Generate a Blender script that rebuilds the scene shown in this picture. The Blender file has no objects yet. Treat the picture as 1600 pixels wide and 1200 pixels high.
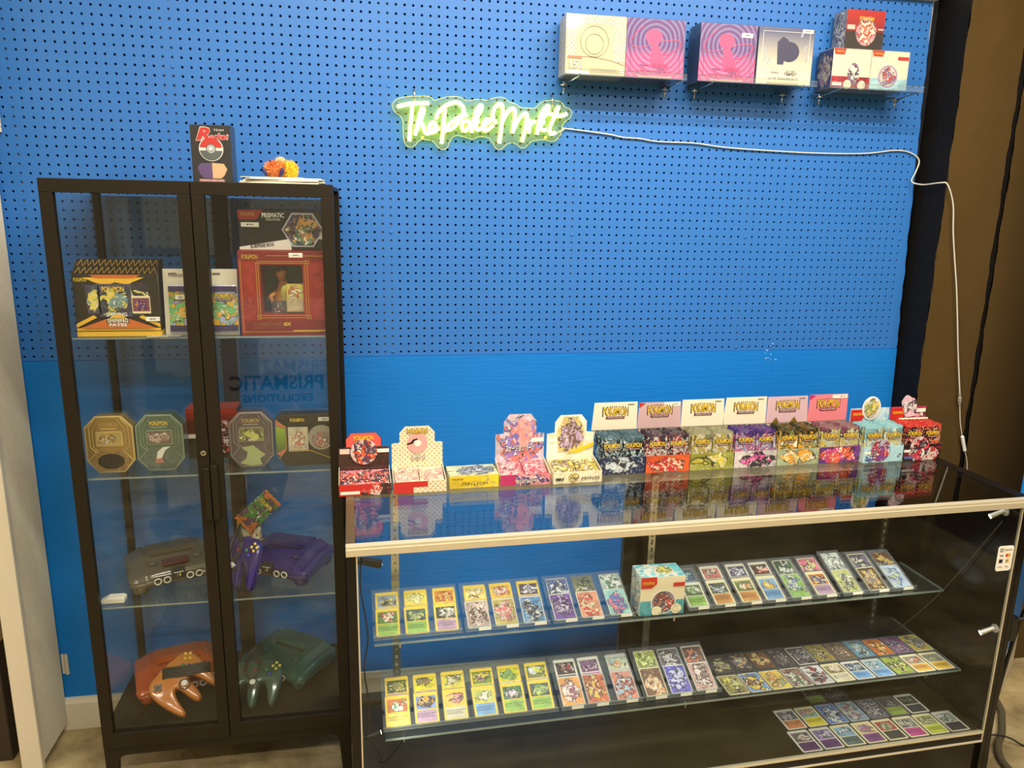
import bpy, math, random
from math import sin, cos, pi, radians
from mathutils import Vector, Matrix
random.seed(7)
SC = bpy.context.scene
COL = SC.collection
# ------------------------------------------------------------------ camera
cam_d = bpy.data.cameras.new('camera')
cam_d.sensor_width = 36.0
cam_d.lens = 1186.151 / 1600 * 36
cam_d.clip_start = 0.02
cam = bpy.data.objects.new('camera', cam_d)
COL.objects.link(cam)
RX = Vector((0.98436, -0.17527, 0.01822)); RD = Vector((-0.02158, -0.22271, -0.97465)); RF = Vector((0.17488, 0.95901, -0.22302))
RF.normalize(); RX = (RX - RF * RX.dot(RF)).normalized(); RU = RX.cross(RF) * -1
RU = (-RD - RF * (-RD).dot(RF) - RX * (-RD).dot(RX)).normalized()
cam.matrix_world = Matrix(((RX.x, RU.x, -RF.x, -0.0532), (RX.y, RU.y, -RF.y, -2.4564), (RX.z, RU.z, -RF.z, 1.7225), (0, 0, 0, 1)))
SC.camera = cam
# ------------------------------------------------------------------ world, view, lights
W = bpy.data.worlds.new('world'); SC.world = W; W.use_nodes = True
W.node_tree.nodes['Background'].inputs[0].default_value = (1.0, 0.93, 0.8, 1)
W.node_tree.nodes['Background'].inputs[1].default_value = 0.05
SC.view_settings.view_transform = 'Standard'
SC.view_settings.look = 'None'
SC.view_settings.gamma = 1.0
SC.view_settings.exposure = 0.0
SC.view_settings.use_curve_mapping = False
try:
    SC.cycles.transparent_max_bounces = 40
    SC.cycles.max_bounces = 10
    SC.cycles.sample_clamp_indirect = 4.0
    SC.cycles.caustics_reflective = False
    SC.cycles.caustics_refractive = False
except Exception:
    pass


def area(name, loc, size, sy, power, col, rot=(0, 0, 0)):
    d = bpy.data.lights.new(name, 'AREA'); d.shape = 'RECTANGLE'; d.size = size; d.size_y = sy
    d.energy = power; d.color = col
    o = bpy.data.objects.new(name, d); COL.objects.link(o); o.location = loc; o.rotation_euler = rot
    return o


TUBES = [(0.55, -1.12, 3.02, 2.4, 0.07, 80.0), (0.2, -3.3, 3.02, 2.4, 0.1, 80.0), (-2.2, -2.6, 3.02, 1.2, 0.1, 24.0), (2.1, -2.3, 3.02, 0.9, 0.1, 38.0)]  # last tube is added to brighten the floor and column at right
for (x, y, z, sx, sy, p) in TUBES:
    area('tube_light', (x, y, z), sx, sy, p, (1.0, 0.93, 0.80))


def spot(name, loc, target, power, angle, col=(1, 0.95, 0.82), size=0.012):
    d = bpy.data.lights.new(name, 'SPOT'); d.energy = power; d.spot_size = radians(angle); d.spot_blend = 0.5
    d.color = col; d.shadow_soft_size = size
    o = bpy.data.objects.new(name, d); COL.objects.link(o); o.location = loc
    o.rotation_euler = (Vector(target) - Vector(loc)).to_track_quat('-Z', 'Y').to_euler()
    return o


# ------------------------------------------------------------------ small helpers
def S(r, g, b):
    f = lambda c: c / 12.92 if c <= 0.04045 else ((c + 0.055) / 1.055) ** 2.4
    return (f(r / 255), f(g / 255), f(b / 255))


class MB:
    def __init__(s): s.v = []; s.f = []
    def box(s, x0, x1, y0, y1, z0, z1):
        n = len(s.v)
        s.v += [(x0, y0, z0), (x1, y0, z0), (x1, y1, z0), (x0, y1, z0), (x0, y0, z1), (x1, y0, z1), (x1, y1, z1), (x0, y1, z1)]
        s.f += [tuple(n + i for i in q) for q in ((0, 3, 2, 1), (4, 5, 6, 7), (0, 1, 5, 4), (1, 2, 6, 5), (2, 3, 7, 6), (3, 0, 4, 7))]
        return s
    def prism(s, pts, d0, d1, ax='y'):
        # pts: 2d outline; ax: extrude axis
        n = len(s.v); k = len(pts)
        for d in (d0, d1):
            for (a, b) in pts:
                s.v.append((a, d, b) if ax == 'y' else (a, b, d) if ax == 'z' else (d, a, b))
        s.f.append(tuple(range(n, n + k))); s.f.append(tuple(range(n + 2 * k - 1, n + k - 1, -1)))
        for i in range(k):
            j = (i + 1) % k
            s.f.append((n + i, n + k + i, n + k + j, n + j))
        return s
    def tube(s, pts, r, n=8, caps=True):
        pts = [Vector(p) for p in pts]
        m = len(pts); base = len(s.v)
        up = Vector((0, 0, 1)); prev = None
        for i, p in enumerate(pts):
            t = (pts[min(i + 1, m - 1)] - pts[max(i - 1, 0)])
            t = t.normalized() if t.length > 1e-9 else Vector((0, 0, 1))
            if prev is None:
                a = up if abs(t.dot(up)) < 0.9 else Vector((1, 0, 0))
                u = (a - t * a.dot(t)).normalized()
            else:
                u = (prev - t * prev.dot(t)); u = u.normalized() if u.length > 1e-6 else t.orthogonal().normalized()
            prev = u; w = t.cross(u)
            rr = r[i] if isinstance(r, (list, tuple)) else r
            for k in range(n):
                an = 2 * pi * k / n
                s.v.append(tuple(p + (u * cos(an) + w * sin(an)) * rr))
        for i in range(m - 1):
            for k in range(n):
                a = base + i * n + k; b = base + i * n + (k + 1) % n
                s.f.append((a, b, b + n, a + n))
        if caps:
            s.f.append(tuple(range(base + n - 1, base - 1, -1))); s.f.append(tuple(range(base + (m - 1) * n, base + m * n)))
        return s
    def cyl(s, p0, p1, r0, r1=None, n=20):
        return s.tube([p0, p1], [r0, r0 if r1 is None else r1], n)
    def dome(s, c, r, axis=(0, -1, 0), n=12, m=4, flat=1.0):
        c = Vector(c); t = Vector(axis).normalized(); pts = []; rr = []
        for i in range(m + 1):
            a = pi / 2 * i / m
            pts.append(c + t * r * flat * sin(a)); rr.append(max(1e-5, r * cos(a)))
        return s.tube(pts, rr, n)
    def ball(s, c, r, n=12, m=8):
        c = Vector(c); rx, ry, rz = r if isinstance(r, tuple) else (r, r, r); b = len(s.v)
        for i in range(m + 1):
            a = pi * i / m
            for k in range(n):
                g = 2 * pi * k / n
                s.v.append((c.x + rx * sin(a) * cos(g), c.y + ry * sin(a) * sin(g), c.z + rz * cos(a)))
        for i in range(m):
            for k in range(n):
                a = b + i * n + k; d = b + i * n + (k + 1) % n
                s.f.append((a, a + n, d + n, d))
        return s
    def ring(s, c, R, r, axis='y', n=20, m=8):
        b = len(s.v)
        for i in range(n):
            a = 2 * pi * i / n
            for k in range(m):
                g = 2 * pi * k / m
                q = R + r * cos(g); h = r * sin(g)
                s.v.append((c[0] + q * cos(a), c[1] + h, c[2] + q * sin(a)) if axis == 'y' else (c[0] + q * cos(a), c[1] + q * sin(a), c[2] + h))
        for i in range(n):
            for k in range(m):
                s.f.append((b + i * m + k, b + ((i + 1) % n) * m + k, b + ((i + 1) % n) * m + (k + 1) % m, b + i * m + (k + 1) % m))
        return s
    def xf(s, M):
        s.v = [tuple(M @ Vector(v)) for v in s.v]; return s
    def mesh(s, name, mat, smooth=False):
        me = bpy.data.meshes.new(name); me.from_pydata(s.v, [], s.f); me.update()
        if mat: me.materials.append(mat)
        if smooth:
            me.polygons.foreach_set('use_smooth', [True] * len(me.polygons))
        return me
    def build(self_, name, mat, parent=None, smooth=False, bevel=0.0, seg=2, **kw):
        me = self_.mesh(name, mat, smooth)
        return link(name, me, parent, bevel=bevel, seg=seg, **kw)


def link(name, data, parent=None, loc=None, rot=None, scale=None, bevel=0.0, seg=2, c=None, s=None):
    o = bpy.data.objects.new(name, data); COL.objects.link(o)
    if parent: o.parent = parent
    if loc is not None: o.location = loc
    if rot is not None: o.rotation_euler = rot
    if scale is not None: o.scale = scale
    if bevel:
        m = o.modifiers.new('bevel', 'BEVEL'); m.width = bevel; m.segments = seg; m.limit_method = 'ANGLE'
    if c and not isinstance(c[0], (int, float)):
        for i, q in enumerate(c): o['c%d' % (i + 1)] = [float(t) for t in q]
        o['s'] = float(s or 1.0)
    return o


def tag(o, label=None, cat=None, group=None, kind=None):
    if label: o['label'] = label
    if cat: o['category'] = cat
    if group: o['group'] = group
    if kind: o['kind'] = kind
    return o


def thing(name, label, cat, loc=(0, 0, 0), rotz=0.0, group=None):
    o = bpy.data.objects.new(name, None); COL.objects.link(o); o.location = loc; o.rotation_euler = (0, 0, rotz)
    o.empty_display_size = 0.05
    return tag(o, label, cat, group)


def smooth_path(pts, k=6):
    pts = [Vector(p) for p in pts]; out = []
    for i in range(len(pts) - 1):
        p0 = pts[max(i - 1, 0)]; p1 = pts[i]; p2 = pts[i + 1]; p3 = pts[min(i + 2, len(pts) - 1)]
        for j in range(k):
            t = j / k
            out.append(0.5 * ((2 * p1) + (p2 - p0) * t + (2 * p0 - 5 * p1 + 4 * p2 - p3) * t * t + (3 * p1 - p0 - 3 * p2 + p3) * t ** 3))
    out.append(pts[-1]); return out


# ------------------------------------------------------------------ materials
def newmat(name):
    m = bpy.data.materials.new(name); m.use_nodes = True
    return m, m.node_tree.nodes, m.node_tree.links, m.node_tree.nodes['Principled BSDF']


MC = {}
def mat(name, col, rough=0.5, metal=0.0, var=0.06, scale=30, bump=0.0, bscale=80, coat=0.0, trans=0.0, spec=None):
    """plain surface colour with a little procedural variation and relief"""
    if name in MC: return MC[name]
    m, N, L, B = newmat(name)
    tc = N.new('ShaderNodeTexCoord'); nz = N.new('ShaderNodeTexNoise'); nz.inputs['Scale'].default_value = scale
    nz.inputs['Detail'].default_value = 4; L.new(tc.outputs['Object'], nz.inputs['Vector'])
    mr = N.new('ShaderNodeMapRange'); mr.inputs[3].default_value = 1 - var; mr.inputs[4].default_value = 1 + var
    L.new(nz.outputs['Fac'], mr.inputs[0])
    mx = N.new('ShaderNodeVectorMath'); mx.operation = 'SCALE'; mx.inputs[0].default_value = col
    L.new(mr.outputs[0], mx.inputs['Scale']); L.new(mx.outputs[0], B.inputs['Base Color'])
    B.inputs['Roughness'].default_value = rough; B.inputs['Metallic'].default_value = metal
    B.inputs['Coat Weight'].default_value = coat; B.inputs['Coat Roughness'].default_value = 0.1
    if trans: B.inputs['Transmission Weight'].default_value = trans
    if spec is not None: B.inputs['Specular IOR Level'].default_value = spec
    if bump:
        n2 = N.new('ShaderNodeTexNoise'); n2.inputs['Scale'].default_value = bscale; n2.inputs['Detail'].default_value = 5
        L.new(tc.outputs['Object'], n2.inputs['Vector'])
        bp = N.new('ShaderNodeBump'); bp.inputs['Strength'].default_value = bump; bp.inputs['Distance'].default_value = 0.004
        L.new(n2.outputs['Fac'], bp.inputs['Height']); L.new(bp.outputs[0], B.inputs['Normal'])
    MC[name] = m
    return m


def emis(name, col, strength):
    m, N, L, B = newmat(name)
    B.inputs['Base Color'].default_value = (*col, 1); B.inputs['Emission Color'].default_value = (*col, 1)
    B.inputs['Emission Strength'].default_value = strength
    return m


def glass(name, tint=(1, 1, 1), f0=0.04, rough=0.0, haze=0.0, hcol=(0.8, 0.85, 0.85)):
    """thin pane: see-through, with a mirror reflection that grows towards grazing angles"""
    m, N, L, B = newmat(name); N.remove(B); out = N['Material Output']
    tr = N.new('ShaderNodeBsdfTransparent'); tr.inputs[0].default_value = (*tint, 1)
    gl = N.new('ShaderNodeBsdfGlossy'); gl.inputs['Roughness'].default_value = rough
    lw = N.new('ShaderNodeLayerWeight'); lw.inputs['Blend'].default_value = 0.5
    pw = N.new('ShaderNodeMath'); pw.operation = 'POWER'; pw.inputs[1].default_value = 5; L.new(lw.outputs['Facing'], pw.inputs[0])
    ma = N.new('ShaderNodeMath'); ma.operation = 'MULTIPLY_ADD'; ma.inputs[1].default_value = 1 - f0; ma.inputs[2].default_value = f0
    L.new(pw.outputs[0], ma.inputs[0])
    base = tr
    if haze:
        df = N.new('ShaderNodeBsdfDiffuse'); df.inputs[0].default_value = (*hcol, 1)
        m0 = N.new('ShaderNodeMixShader'); m0.inputs[0].default_value = haze
        L.new(tr.outputs[0], m0.inputs[1]); L.new(df.outputs[0], m0.inputs[2]); base = m0
    mx = N.new('ShaderNodeMixShader'); L.new(ma.outputs[0], mx.inputs[0]); L.new(base.outputs[0], mx.inputs[1]); L.new(gl.outputs[0], mx.inputs[2])
    L.new(mx.outputs[0], out.inputs['Surface'])
    return m


def art_mat(name, rough=0.35, metal=0.0, coat=0.3, line=True, subject=True, crimp=False):
    """printed picture in three colours that each object carries as c1 (ground), c2 and c3 (subject); s = grain of the print"""
    m, N, L, B = newmat(name)
    def at(n):
        a = N.new('ShaderNodeAttribute'); a.attribute_type = 'OBJECT'; a.attribute_name = n; return a
    a1, a2, a3, asz = at('c1'), at('c2'), at('c3'), at('s')
    tc = N.new('ShaderNodeTexCoord'); oi = N.new('ShaderNodeObjectInfo')
    def vm(op, a, b=None, scale=None):
        v = N.new('ShaderNodeVectorMath'); v.operation = op; L.new(a, v.inputs[0])
        if isinstance(b, tuple): v.inputs[1].default_value = b
        elif b is not None: L.new(b, v.inputs[1])
        if scale is not None: L.new(scale, v.inputs['Scale'])
        return v
    def mm(op, a, b):
        v = N.new('ShaderNodeMath'); v.operation = op
        for k, q in enumerate((a, b)):
            if isinstance(q, (int, float)): v.inputs[k].default_value = q
            else: L.new(q, v.inputs[k])
        return v.outputs[0]
    sc = vm('SCALE', tc.outputs['Object'], scale=asz.outputs['Fac'])
    ad = vm('ADD', sc.outputs[0], mm('MULTIPLY', oi.outputs['Random'], 37.0))
    def noise(scale, det, dist):
        n = N.new('ShaderNodeTexNoise'); n.inputs['Scale'].default_value = scale; n.inputs['Detail'].default_value = det; n.inputs['Distortion'].default_value = dist
        L.new(ad.outputs[0], n.inputs['Vector']); return n.outputs['Fac']
    n1, n2, n3, n4 = noise(22, 3, 0.8), noise(46, 3, 1.6), noise(80, 2.5, 2.2), noise(30, 2, 1.2)
    def rng(v, lo, hi, a=0.0, b=1.0):
        r = N.new('ShaderNodeMapRange'); r.inputs[1].default_value = lo; r.inputs[2].default_value = hi; r.inputs[3].default_value = a; r.inputs[4].default_value = b; L.new(v, r.inputs[0]); return r.outputs[0]
    def mix(f, a, b):
        x = N.new('ShaderNodeMix'); x.data_type = 'RGBA'; L.new(f, x.inputs[0])
        for s_, i in ((a, 6), (b, 7)):
            if isinstance(s_, tuple): x.inputs[i].default_value = s_
            else: L.new(s_, x.inputs[i])
        return x.outputs[2]
    def gain(colour, f): return vm('SCALE', colour, scale=f).outputs[0]
    ground = gain(a1.outputs['Color'], rng(n1, 0.3, 0.7, 0.7, 1.35))
    ground = mix(rng(n3, 0.56, 0.64, 0.0, 0.55), ground, a2.outputs['Color'])
    if subject:
        d = vm('LENGTH', vm('SUBTRACT', tc.outputs['Generated'], (0.5, 0.5, 0.47)).outputs[0]).outputs['Value']
        d = mm('ADD', d, mm('MULTIPLY', mm('SUBTRACT', n4, 0.5), 0.75))
        mask = rng(d, 0.66, 0.645)
        sub = mix(rng(n2, 0.49, 0.52), a3.outputs['Color'], a2.outputs['Color'])
        sub = gain(sub, rng(n1, 0.3, 0.7, 0.8, 1.25))
        sub = mix(rng(n3, 0.6, 0.62), sub, (0.85, 0.82, 0.74, 1))
        c = mix(mask, ground, sub)
        if line:
            rim = mm('MAXIMUM', rng(mm('ABSOLUTE', mm('SUBTRACT', d, 0.655), 0), 0.008, 0.018, 0.9, 0.0), mm('MULTIPLY', mask, rng(mm('ABSOLUTE', mm('SUBTRACT', n2, 0.5), 0), 0.006, 0.014, 0.8, 0.0)))
            c = mix(rim, c, (0.02, 0.018, 0.02, 1))
    else:
        c = mix(rng(n2, 0.53, 0.6), ground, a3.outputs['Color'])
    if crimp:
        sp = N.new('ShaderNodeSeparateXYZ'); L.new(tc.outputs['Generated'], sp.inputs[0])
        top = mm('MAXIMUM', rng(sp.outputs[2], 0.915, 0.93), rng(sp.outputs[2], 0.075, 0.06))
        wv = N.new('ShaderNodeTexWave'); wv.bands_direction = 'Z'; wv.inputs['Scale'].default_value = 260; L.new(tc.outputs['Object'], wv.inputs['Vector'])
        c = mix(mm('MULTIPLY', top, 0.75), c, vm('SCALE', a1.outputs['Color'], scale=rng(wv.outputs['Fac'], 0, 1, 1.0, 2.2)).outputs[0])
    L.new(c, B.inputs['Base Color'])
    B.inputs['Roughness'].default_value = rough; B.inputs['Metallic'].default_value = metal; B.inputs['Coat Weight'].default_value = coat
    B.inputs['Coat Roughness'].default_value = 0.15
    return m


ART = art_mat('printed_art')
SOFT = art_mat('printed_soft', line=False, subject=False)
FOIL = art_mat('foil_art', rough=0.3, metal=0.2, coat=0.5, crimp=True)


def grad_mat(name, c0, c1, z0, z1, ax=2, rings=None, rough=0.35):
    """print that fades from c0 to c1 over the local axis, with optional swirl rings (centre, scale, colour)"""
    m, N, L, B = newmat(name)
    tc = N.new('ShaderNodeTexCoord'); sp = N.new('ShaderNodeSeparateXYZ'); L.new(tc.outputs['Object'], sp.inputs[0])
    r = N.new('ShaderNodeMapRange'); r.inputs[1].default_value = z0; r.inputs[2].default_value = z1; L.new(sp.outputs[ax], r.inputs[0])
    x = N.new('ShaderNodeMix'); x.data_type = 'RGBA'; L.new(r.outputs[0], x.inputs[0]); x.inputs[6].default_value = (*c0, 1); x.inputs[7].default_value = (*c1, 1)
    c = x.outputs[2]
    if rings:
        cen, scl, rc = rings
        mp = N.new('ShaderNodeMapping'); mp.inputs['Location'].default_value = (-cen[0], 0, -cen[1]); L.new(tc.outputs['Object'], mp.inputs[0])
        wv = N.new('ShaderNodeTexWave'); wv.wave_type = 'RINGS'; wv.rings_direction = 'Y'; wv.inputs['Scale'].default_value = scl
        wv.inputs['Distortion'].default_value = 1.2; wv.inputs['Detail'].default_value = 1.0; L.new(mp.outputs[0], wv.inputs['Vector'])
        q = N.new('ShaderNodeMapRange'); q.inputs[1].default_value = 0.45; q.inputs[2].default_value = 0.75; q.inputs[4].default_value = 0.6; L.new(wv.outputs['Fac'], q.inputs[0])
        y = N.new('ShaderNodeMix'); y.data_type = 'RGBA'; L.new(q.outputs[0], y.inputs[0]); L.new(c, y.inputs[6]); y.inputs[7].default_value = (*rc, 1); c = y.outputs[2]
    L.new(c, B.inputs['Base Color']); B.inputs['Roughness'].default_value = rough; B.inputs['Coat Weight'].default_value = 0.3
    return m


def dots_mat(name, base, dot, scale=90, r=0.32):
    m, N, L, B = newmat(name)
    tc = N.new('ShaderNodeTexCoord'); mp = N.new('ShaderNodeMapping'); mp.inputs['Rotation'].default_value = (0, radians(45), 0); L.new(tc.outputs['Object'], mp.inputs[0])
    sc = N.new('ShaderNodeVectorMath'); sc.operation = 'SCALE'; sc.inputs['Scale'].default_value = scale; L.new(mp.outputs[0], sc.inputs[0])
    fr = N.new('ShaderNodeVectorMath'); fr.operation = 'FRACTION'; L.new(sc.outputs[0], fr.inputs[0])
    su = N.new('ShaderNodeVectorMath'); su.operation = 'SUBTRACT'; su.inputs[1].default_value = (0.5, 0.5, 0.5); L.new(fr.outputs[0], su.inputs[0])
    mu = N.new('ShaderNodeVectorMath'); mu.operation = 'MULTIPLY'; mu.inputs[1].default_value = (1, 0, 1); L.new(su.outputs[0], mu.inputs[0])
    le = N.new('ShaderNodeVectorMath'); le.operation = 'LENGTH'; L.new(mu.outputs[0], le.inputs[0])
    rr = N.new('ShaderNodeMapRange'); rr.inputs[1].default_value = r - 0.06; rr.inputs[2].default_value = r; rr.inputs[3].default_value = 1; rr.inputs[4].default_value = 0; L.new(le.outputs['Value'], rr.inputs[0])
    x = N.new('ShaderNodeMix'); x.data_type = 'RGBA'; L.new(rr.outputs[0], x.inputs[0]); x.inputs[6].default_value = (*base, 1)
    nz = N.new('ShaderNodeTexWhiteNoise'); fl = N.new('ShaderNodeVectorMath'); fl.operation = 'FLOOR'; L.new(sc.outputs[0], fl.inputs[0]); L.new(fl.outputs[0], nz.inputs['Vector'])
    hs = N.new('ShaderNodeMix'); hs.data_type = 'RGBA'; hs.inputs[0].default_value = 0.25; hs.inputs[6].default_value = (*dot, 1); L.new(nz.outputs['Color'], hs.inputs[7]); L.new(hs.outputs[2], x.inputs[7])
    L.new(x.outputs[2], B.inputs['Base Color']); B.inputs['Roughness'].default_value = 0.4
    return m


# ------------------------------------------------------------------ lettering
TXT = {}
def text_mesh(s, bold=0.0, shear=0.0, arch=0.0, res=2):
    key = (s, bold, shear, arch)
    if key in TXT: return TXT[key]
    cu = bpy.data.curves.new('lettering', 'FONT'); cu.body = s; cu.offset = bold; cu.shear = shear; cu.resolution_u = res; cu.extrude = 0.012
    cu.align_x = 'CENTER'; cu.align_y = 'CENTER'
    o = bpy.data.objects.new('lettering', cu); COL.objects.link(o)
    dg = bpy.context.evaluated_depsgraph_get(); dg.update()
    me = bpy.data.meshes.new_from_object(o.evaluated_get(dg))
    bpy.data.objects.remove(o); bpy.data.curves.remove(cu)
    xs = [v.co.x for v in me.vertices] or [0, 1]; ys = [v.co.y for v in me.vertices] or [0, 1]
    cx, cy, w, h = (min(xs) + max(xs)) / 2, (min(ys) + max(ys)) / 2, max(xs) - min(xs), max(ys) - min(ys)
    for v in me.vertices:
        v.co.x = (v.co.x - cx) / w; v.co.y = (v.co.y - cy) / h; v.co.z *= 1.0
        if arch: v.co.y += arch * (0.25 - v.co.x ** 2) * 2 * (1 if v.co.y > -9 else 0)
    me.name = 'lettering'
    TXT[key] = me
    return me


def text(parent, s, w, h, loc, material, rot=(pi / 2, 0, 0), bold=0.0, shear=0.0, arch=0.0, name='lettering', depth=0.02):
    src = text_mesh(s, bold, shear, arch)
    k = (s, bold, shear, arch, material.name)
    if k not in TXT:
        me = src.copy(); me.materials.clear(); me.materials.append(material); TXT[k] = me
    return link(name, TXT[k], parent, loc=loc, rot=rot, scale=(w, h, depth))


INK = mat('ink_navy', S(28, 30, 60), 0.5); YEL = mat('logo_yellow', S(250, 205, 50), 0.4); WHITE = mat('print_white', S(240, 236, 222), 0.45)
BLACK = mat('print_black', S(24, 22, 20), 0.4); REDP = mat('print_red', S(205, 45, 38), 0.4); GOLD = mat('print_gold', S(205, 165, 70), 0.35, 0.3)
MAROON = mat('print_maroon', S(110, 30, 40), 0.4); GREYINK = mat('grey_ink', S(120, 112, 98), 0.5); CREAM = mat('card_cream', S(243, 234, 208), 0.45, var=0.03)
TAGW = mat('price_tag_paper', S(245, 240, 225), 0.6)


def logo(parent, w, h, loc, rot=(pi / 2, 0, 0), dirn=(0, -1, 0), caption=True, outline=INK):
    """yellow lettering over a dark outline, with a maroon caption strip below"""
    d = Vector(dirn)
    text(parent, 'POKéMON', w * 1.06, h * 1.16, loc, outline, rot, bold=0.034, arch=0.22, name='logo_outline')
    text(parent, 'POKéMON', w, h, tuple(Vector(loc) + d * 0.0006), YEL, rot, bold=0.008, arch=0.22, name='logo_lettering')
    if caption:
        up = Matrix.Rotation(rot[0], 3, 'X') @ Vector((0, 1, 0))
        p = Vector(loc) - up * h * 0.72
        b = MB().box(-w * 0.38, w * 0.38, -h * 0.14, h * 0.14, 0, 0.0004).build('caption_strip', MAROON, parent, loc=tuple(p), rot=rot)
        text(b, 'TRADING CARD GAME', w * 0.66, h * 0.13, (0, 0, 0.0007), WHITE, (0, 0, 0), name='caption_lettering')


def panel(parent, name, x0, x1, z0, z1, y, m, c=None, s=1.0, t=0.0006):
    """flat print on a face that looks towards -y"""
    cx, cz = (x0 + x1) / 2, (z0 + z1) / 2
    return MB().box(x0 - cx, x1 - cx, -t, 0, z0 - cz, z1 - cz).build(name, m, parent, loc=(cx, y, cz), c=c, s=s)


def price_tag(parent, x, z, y, w=0.03, h=0.011, txt=None):
    o = panel(parent, 'price_tag', x - w / 2, x + w / 2, z - h / 2, z + h / 2, y, TAGW)
    if txt: text(o, txt, w * 0.4, h * 0.35, (0, -0.0012, 0), BLACK, name='price_lettering')
    return o

# ================================================================== SETTING
I = 0.0254; R0 = 1.267           # hole pitch; height of the lowest row of holes
BLUE = mat('blue_paint', S(50, 117, 196), 0.42, var=0.05, scale=3, bump=0.12, bscale=260)
BLUE2 = mat('blue_plywood', S(26, 124, 210), 0.38, var=0.08, scale=2.2, bump=0.0, spec=0.3)
def add_brush(m):
    N, L = m.node_tree.nodes, m.node_tree.links; B = N['Principled BSDF']
    tc = N.new('ShaderNodeTexCoord'); mp = N.new('ShaderNodeMapping'); mp.inputs['Scale'].default_value = (6, 6, 70); L.new(tc.outputs['Object'], mp.inputs[0])
    n = N.new('ShaderNodeTexNoise'); n.inputs['Scale'].default_value = 1.5; n.inputs['Detail'].default_value = 6; L.new(mp.outputs[0], n.inputs['Vector'])
    v = N.new('ShaderNodeTexNoise'); v.inputs['Scale'].default_value = 9; v.inputs['Detail'].default_value = 8; L.new(tc.outputs['Object'], v.inputs['Vector'])
    a = N.new('ShaderNodeMath'); a.operation = 'ADD'; L.new(n.outputs['Fac'], a.inputs[0]); L.new(v.outputs['Fac'], a.inputs[1])
    b = N.new('ShaderNodeBump'); b.inputs['Strength'].default_value = 0.35; b.inputs['Distance'].default_value = 0.003; L.new(a.outputs[0], b.inputs['Height']); L.new(b.outputs[0], B.inputs['Normal'])
add_brush(BLUE2)
DARKGAP = mat('dark_cavity', S(14, 16, 26), 0.9); WOODSTRIP = mat('furring_wood', S(170, 165, 160), 0.8, bump=0.2)
CONC = mat('concrete', S(150, 132, 96), 0.75)
def concrete(m, c1, c2, c3):
    N, L = m.node_tree.nodes, m.node_tree.links; B = N['Principled BSDF']
    tc = N.new('ShaderNodeTexCoord')
    n = N.new('ShaderNodeTexNoise'); n.inputs['Scale'].default_value = 5.5; n.inputs['Detail'].default_value = 9; n.inputs['Roughness'].default_value = 0.62; L.new(tc.outputs['Object'], n.inputs['Vector'])
    r = N.new('ShaderNodeValToRGB'); e = r.color_ramp.elements; e[0].position = 0.3; e[0].color = (*c1, 1); e[1].position = 0.7; e[1].color = (*c3, 1); q = e.new(0.5); q.color = (*c2, 1)
    L.new(n.outputs['Fac'], r.inputs[0]); L.new(r.outputs[0], B.inputs['Base Color'])
    v = N.new('ShaderNodeTexNoise'); v.inputs['Scale'].default_value = 22; v.inputs['Detail'].default_value = 10; L.new(tc.outputs['Object'], v.inputs['Vector'])
    b = N.new('ShaderNodeBump'); b.inputs['Strength'].default_value = 0.5; b.inputs['Distance'].default_value = 0.012; L.new(v.outputs['Fac'], b.inputs['Height']); L.new(b.outputs[0], B.inputs['Normal'])
concrete(CONC, S(124, 106, 70), S(180, 158, 112), S(206, 186, 140))
PAINTW = mat('white_wall', S(214, 206, 188), 0.6, var=0.03); CEIL = mat('ceiling_paint', S(205, 200, 188), 0.7)
TRIMW = mat('trim_white', S(226, 216, 192), 0.45, var=0.04, scale=8, bump=0.05)


def structure(o): o['kind'] = 'structure'; return o


structure(MB().box(-3.2, 3.2, -5.6, 0.2, -0.12, 0.0).build('floor', CONC))
structure(MB().box(-3.2, 3.2, -5.6, 0.2, 3.1, 3.2).build('ceiling', CEIL))
structure(MB().box(-3.3, -3.2, -5.6, 0.2, 0, 3.1).build('wall_left', PAINTW))
WDK = mat('wall_dark_paint', S(74, 66, 54), 0.6, var=0.1)
structure(MB().box(3.2, 3.3, -5.6, 0.2, 0, 3.1).build('wall_right', WDK))
structure(MB().box(-3.2, 3.2, -5.7, -5.6, 0, 3.1).build('wall_front', PAINTW))
wb = structure(MB().box(-3.2, 3.2, 0.03, 0.2, 0, 3.1).build('wall_back', DARKGAP))
MB().box(-3.2, -1.13, -0.004, 0.03, 0, 3.1).build('side_panel', PAINTW, wb)
MB().box(-1.13, 1.83, 0.0, 0.03, 2.45, 3.1).build('upper_panel', PAINTW, wb)


def edge_x(z): return 1.8335 - 0.0306 * (z - 1.068)


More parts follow.
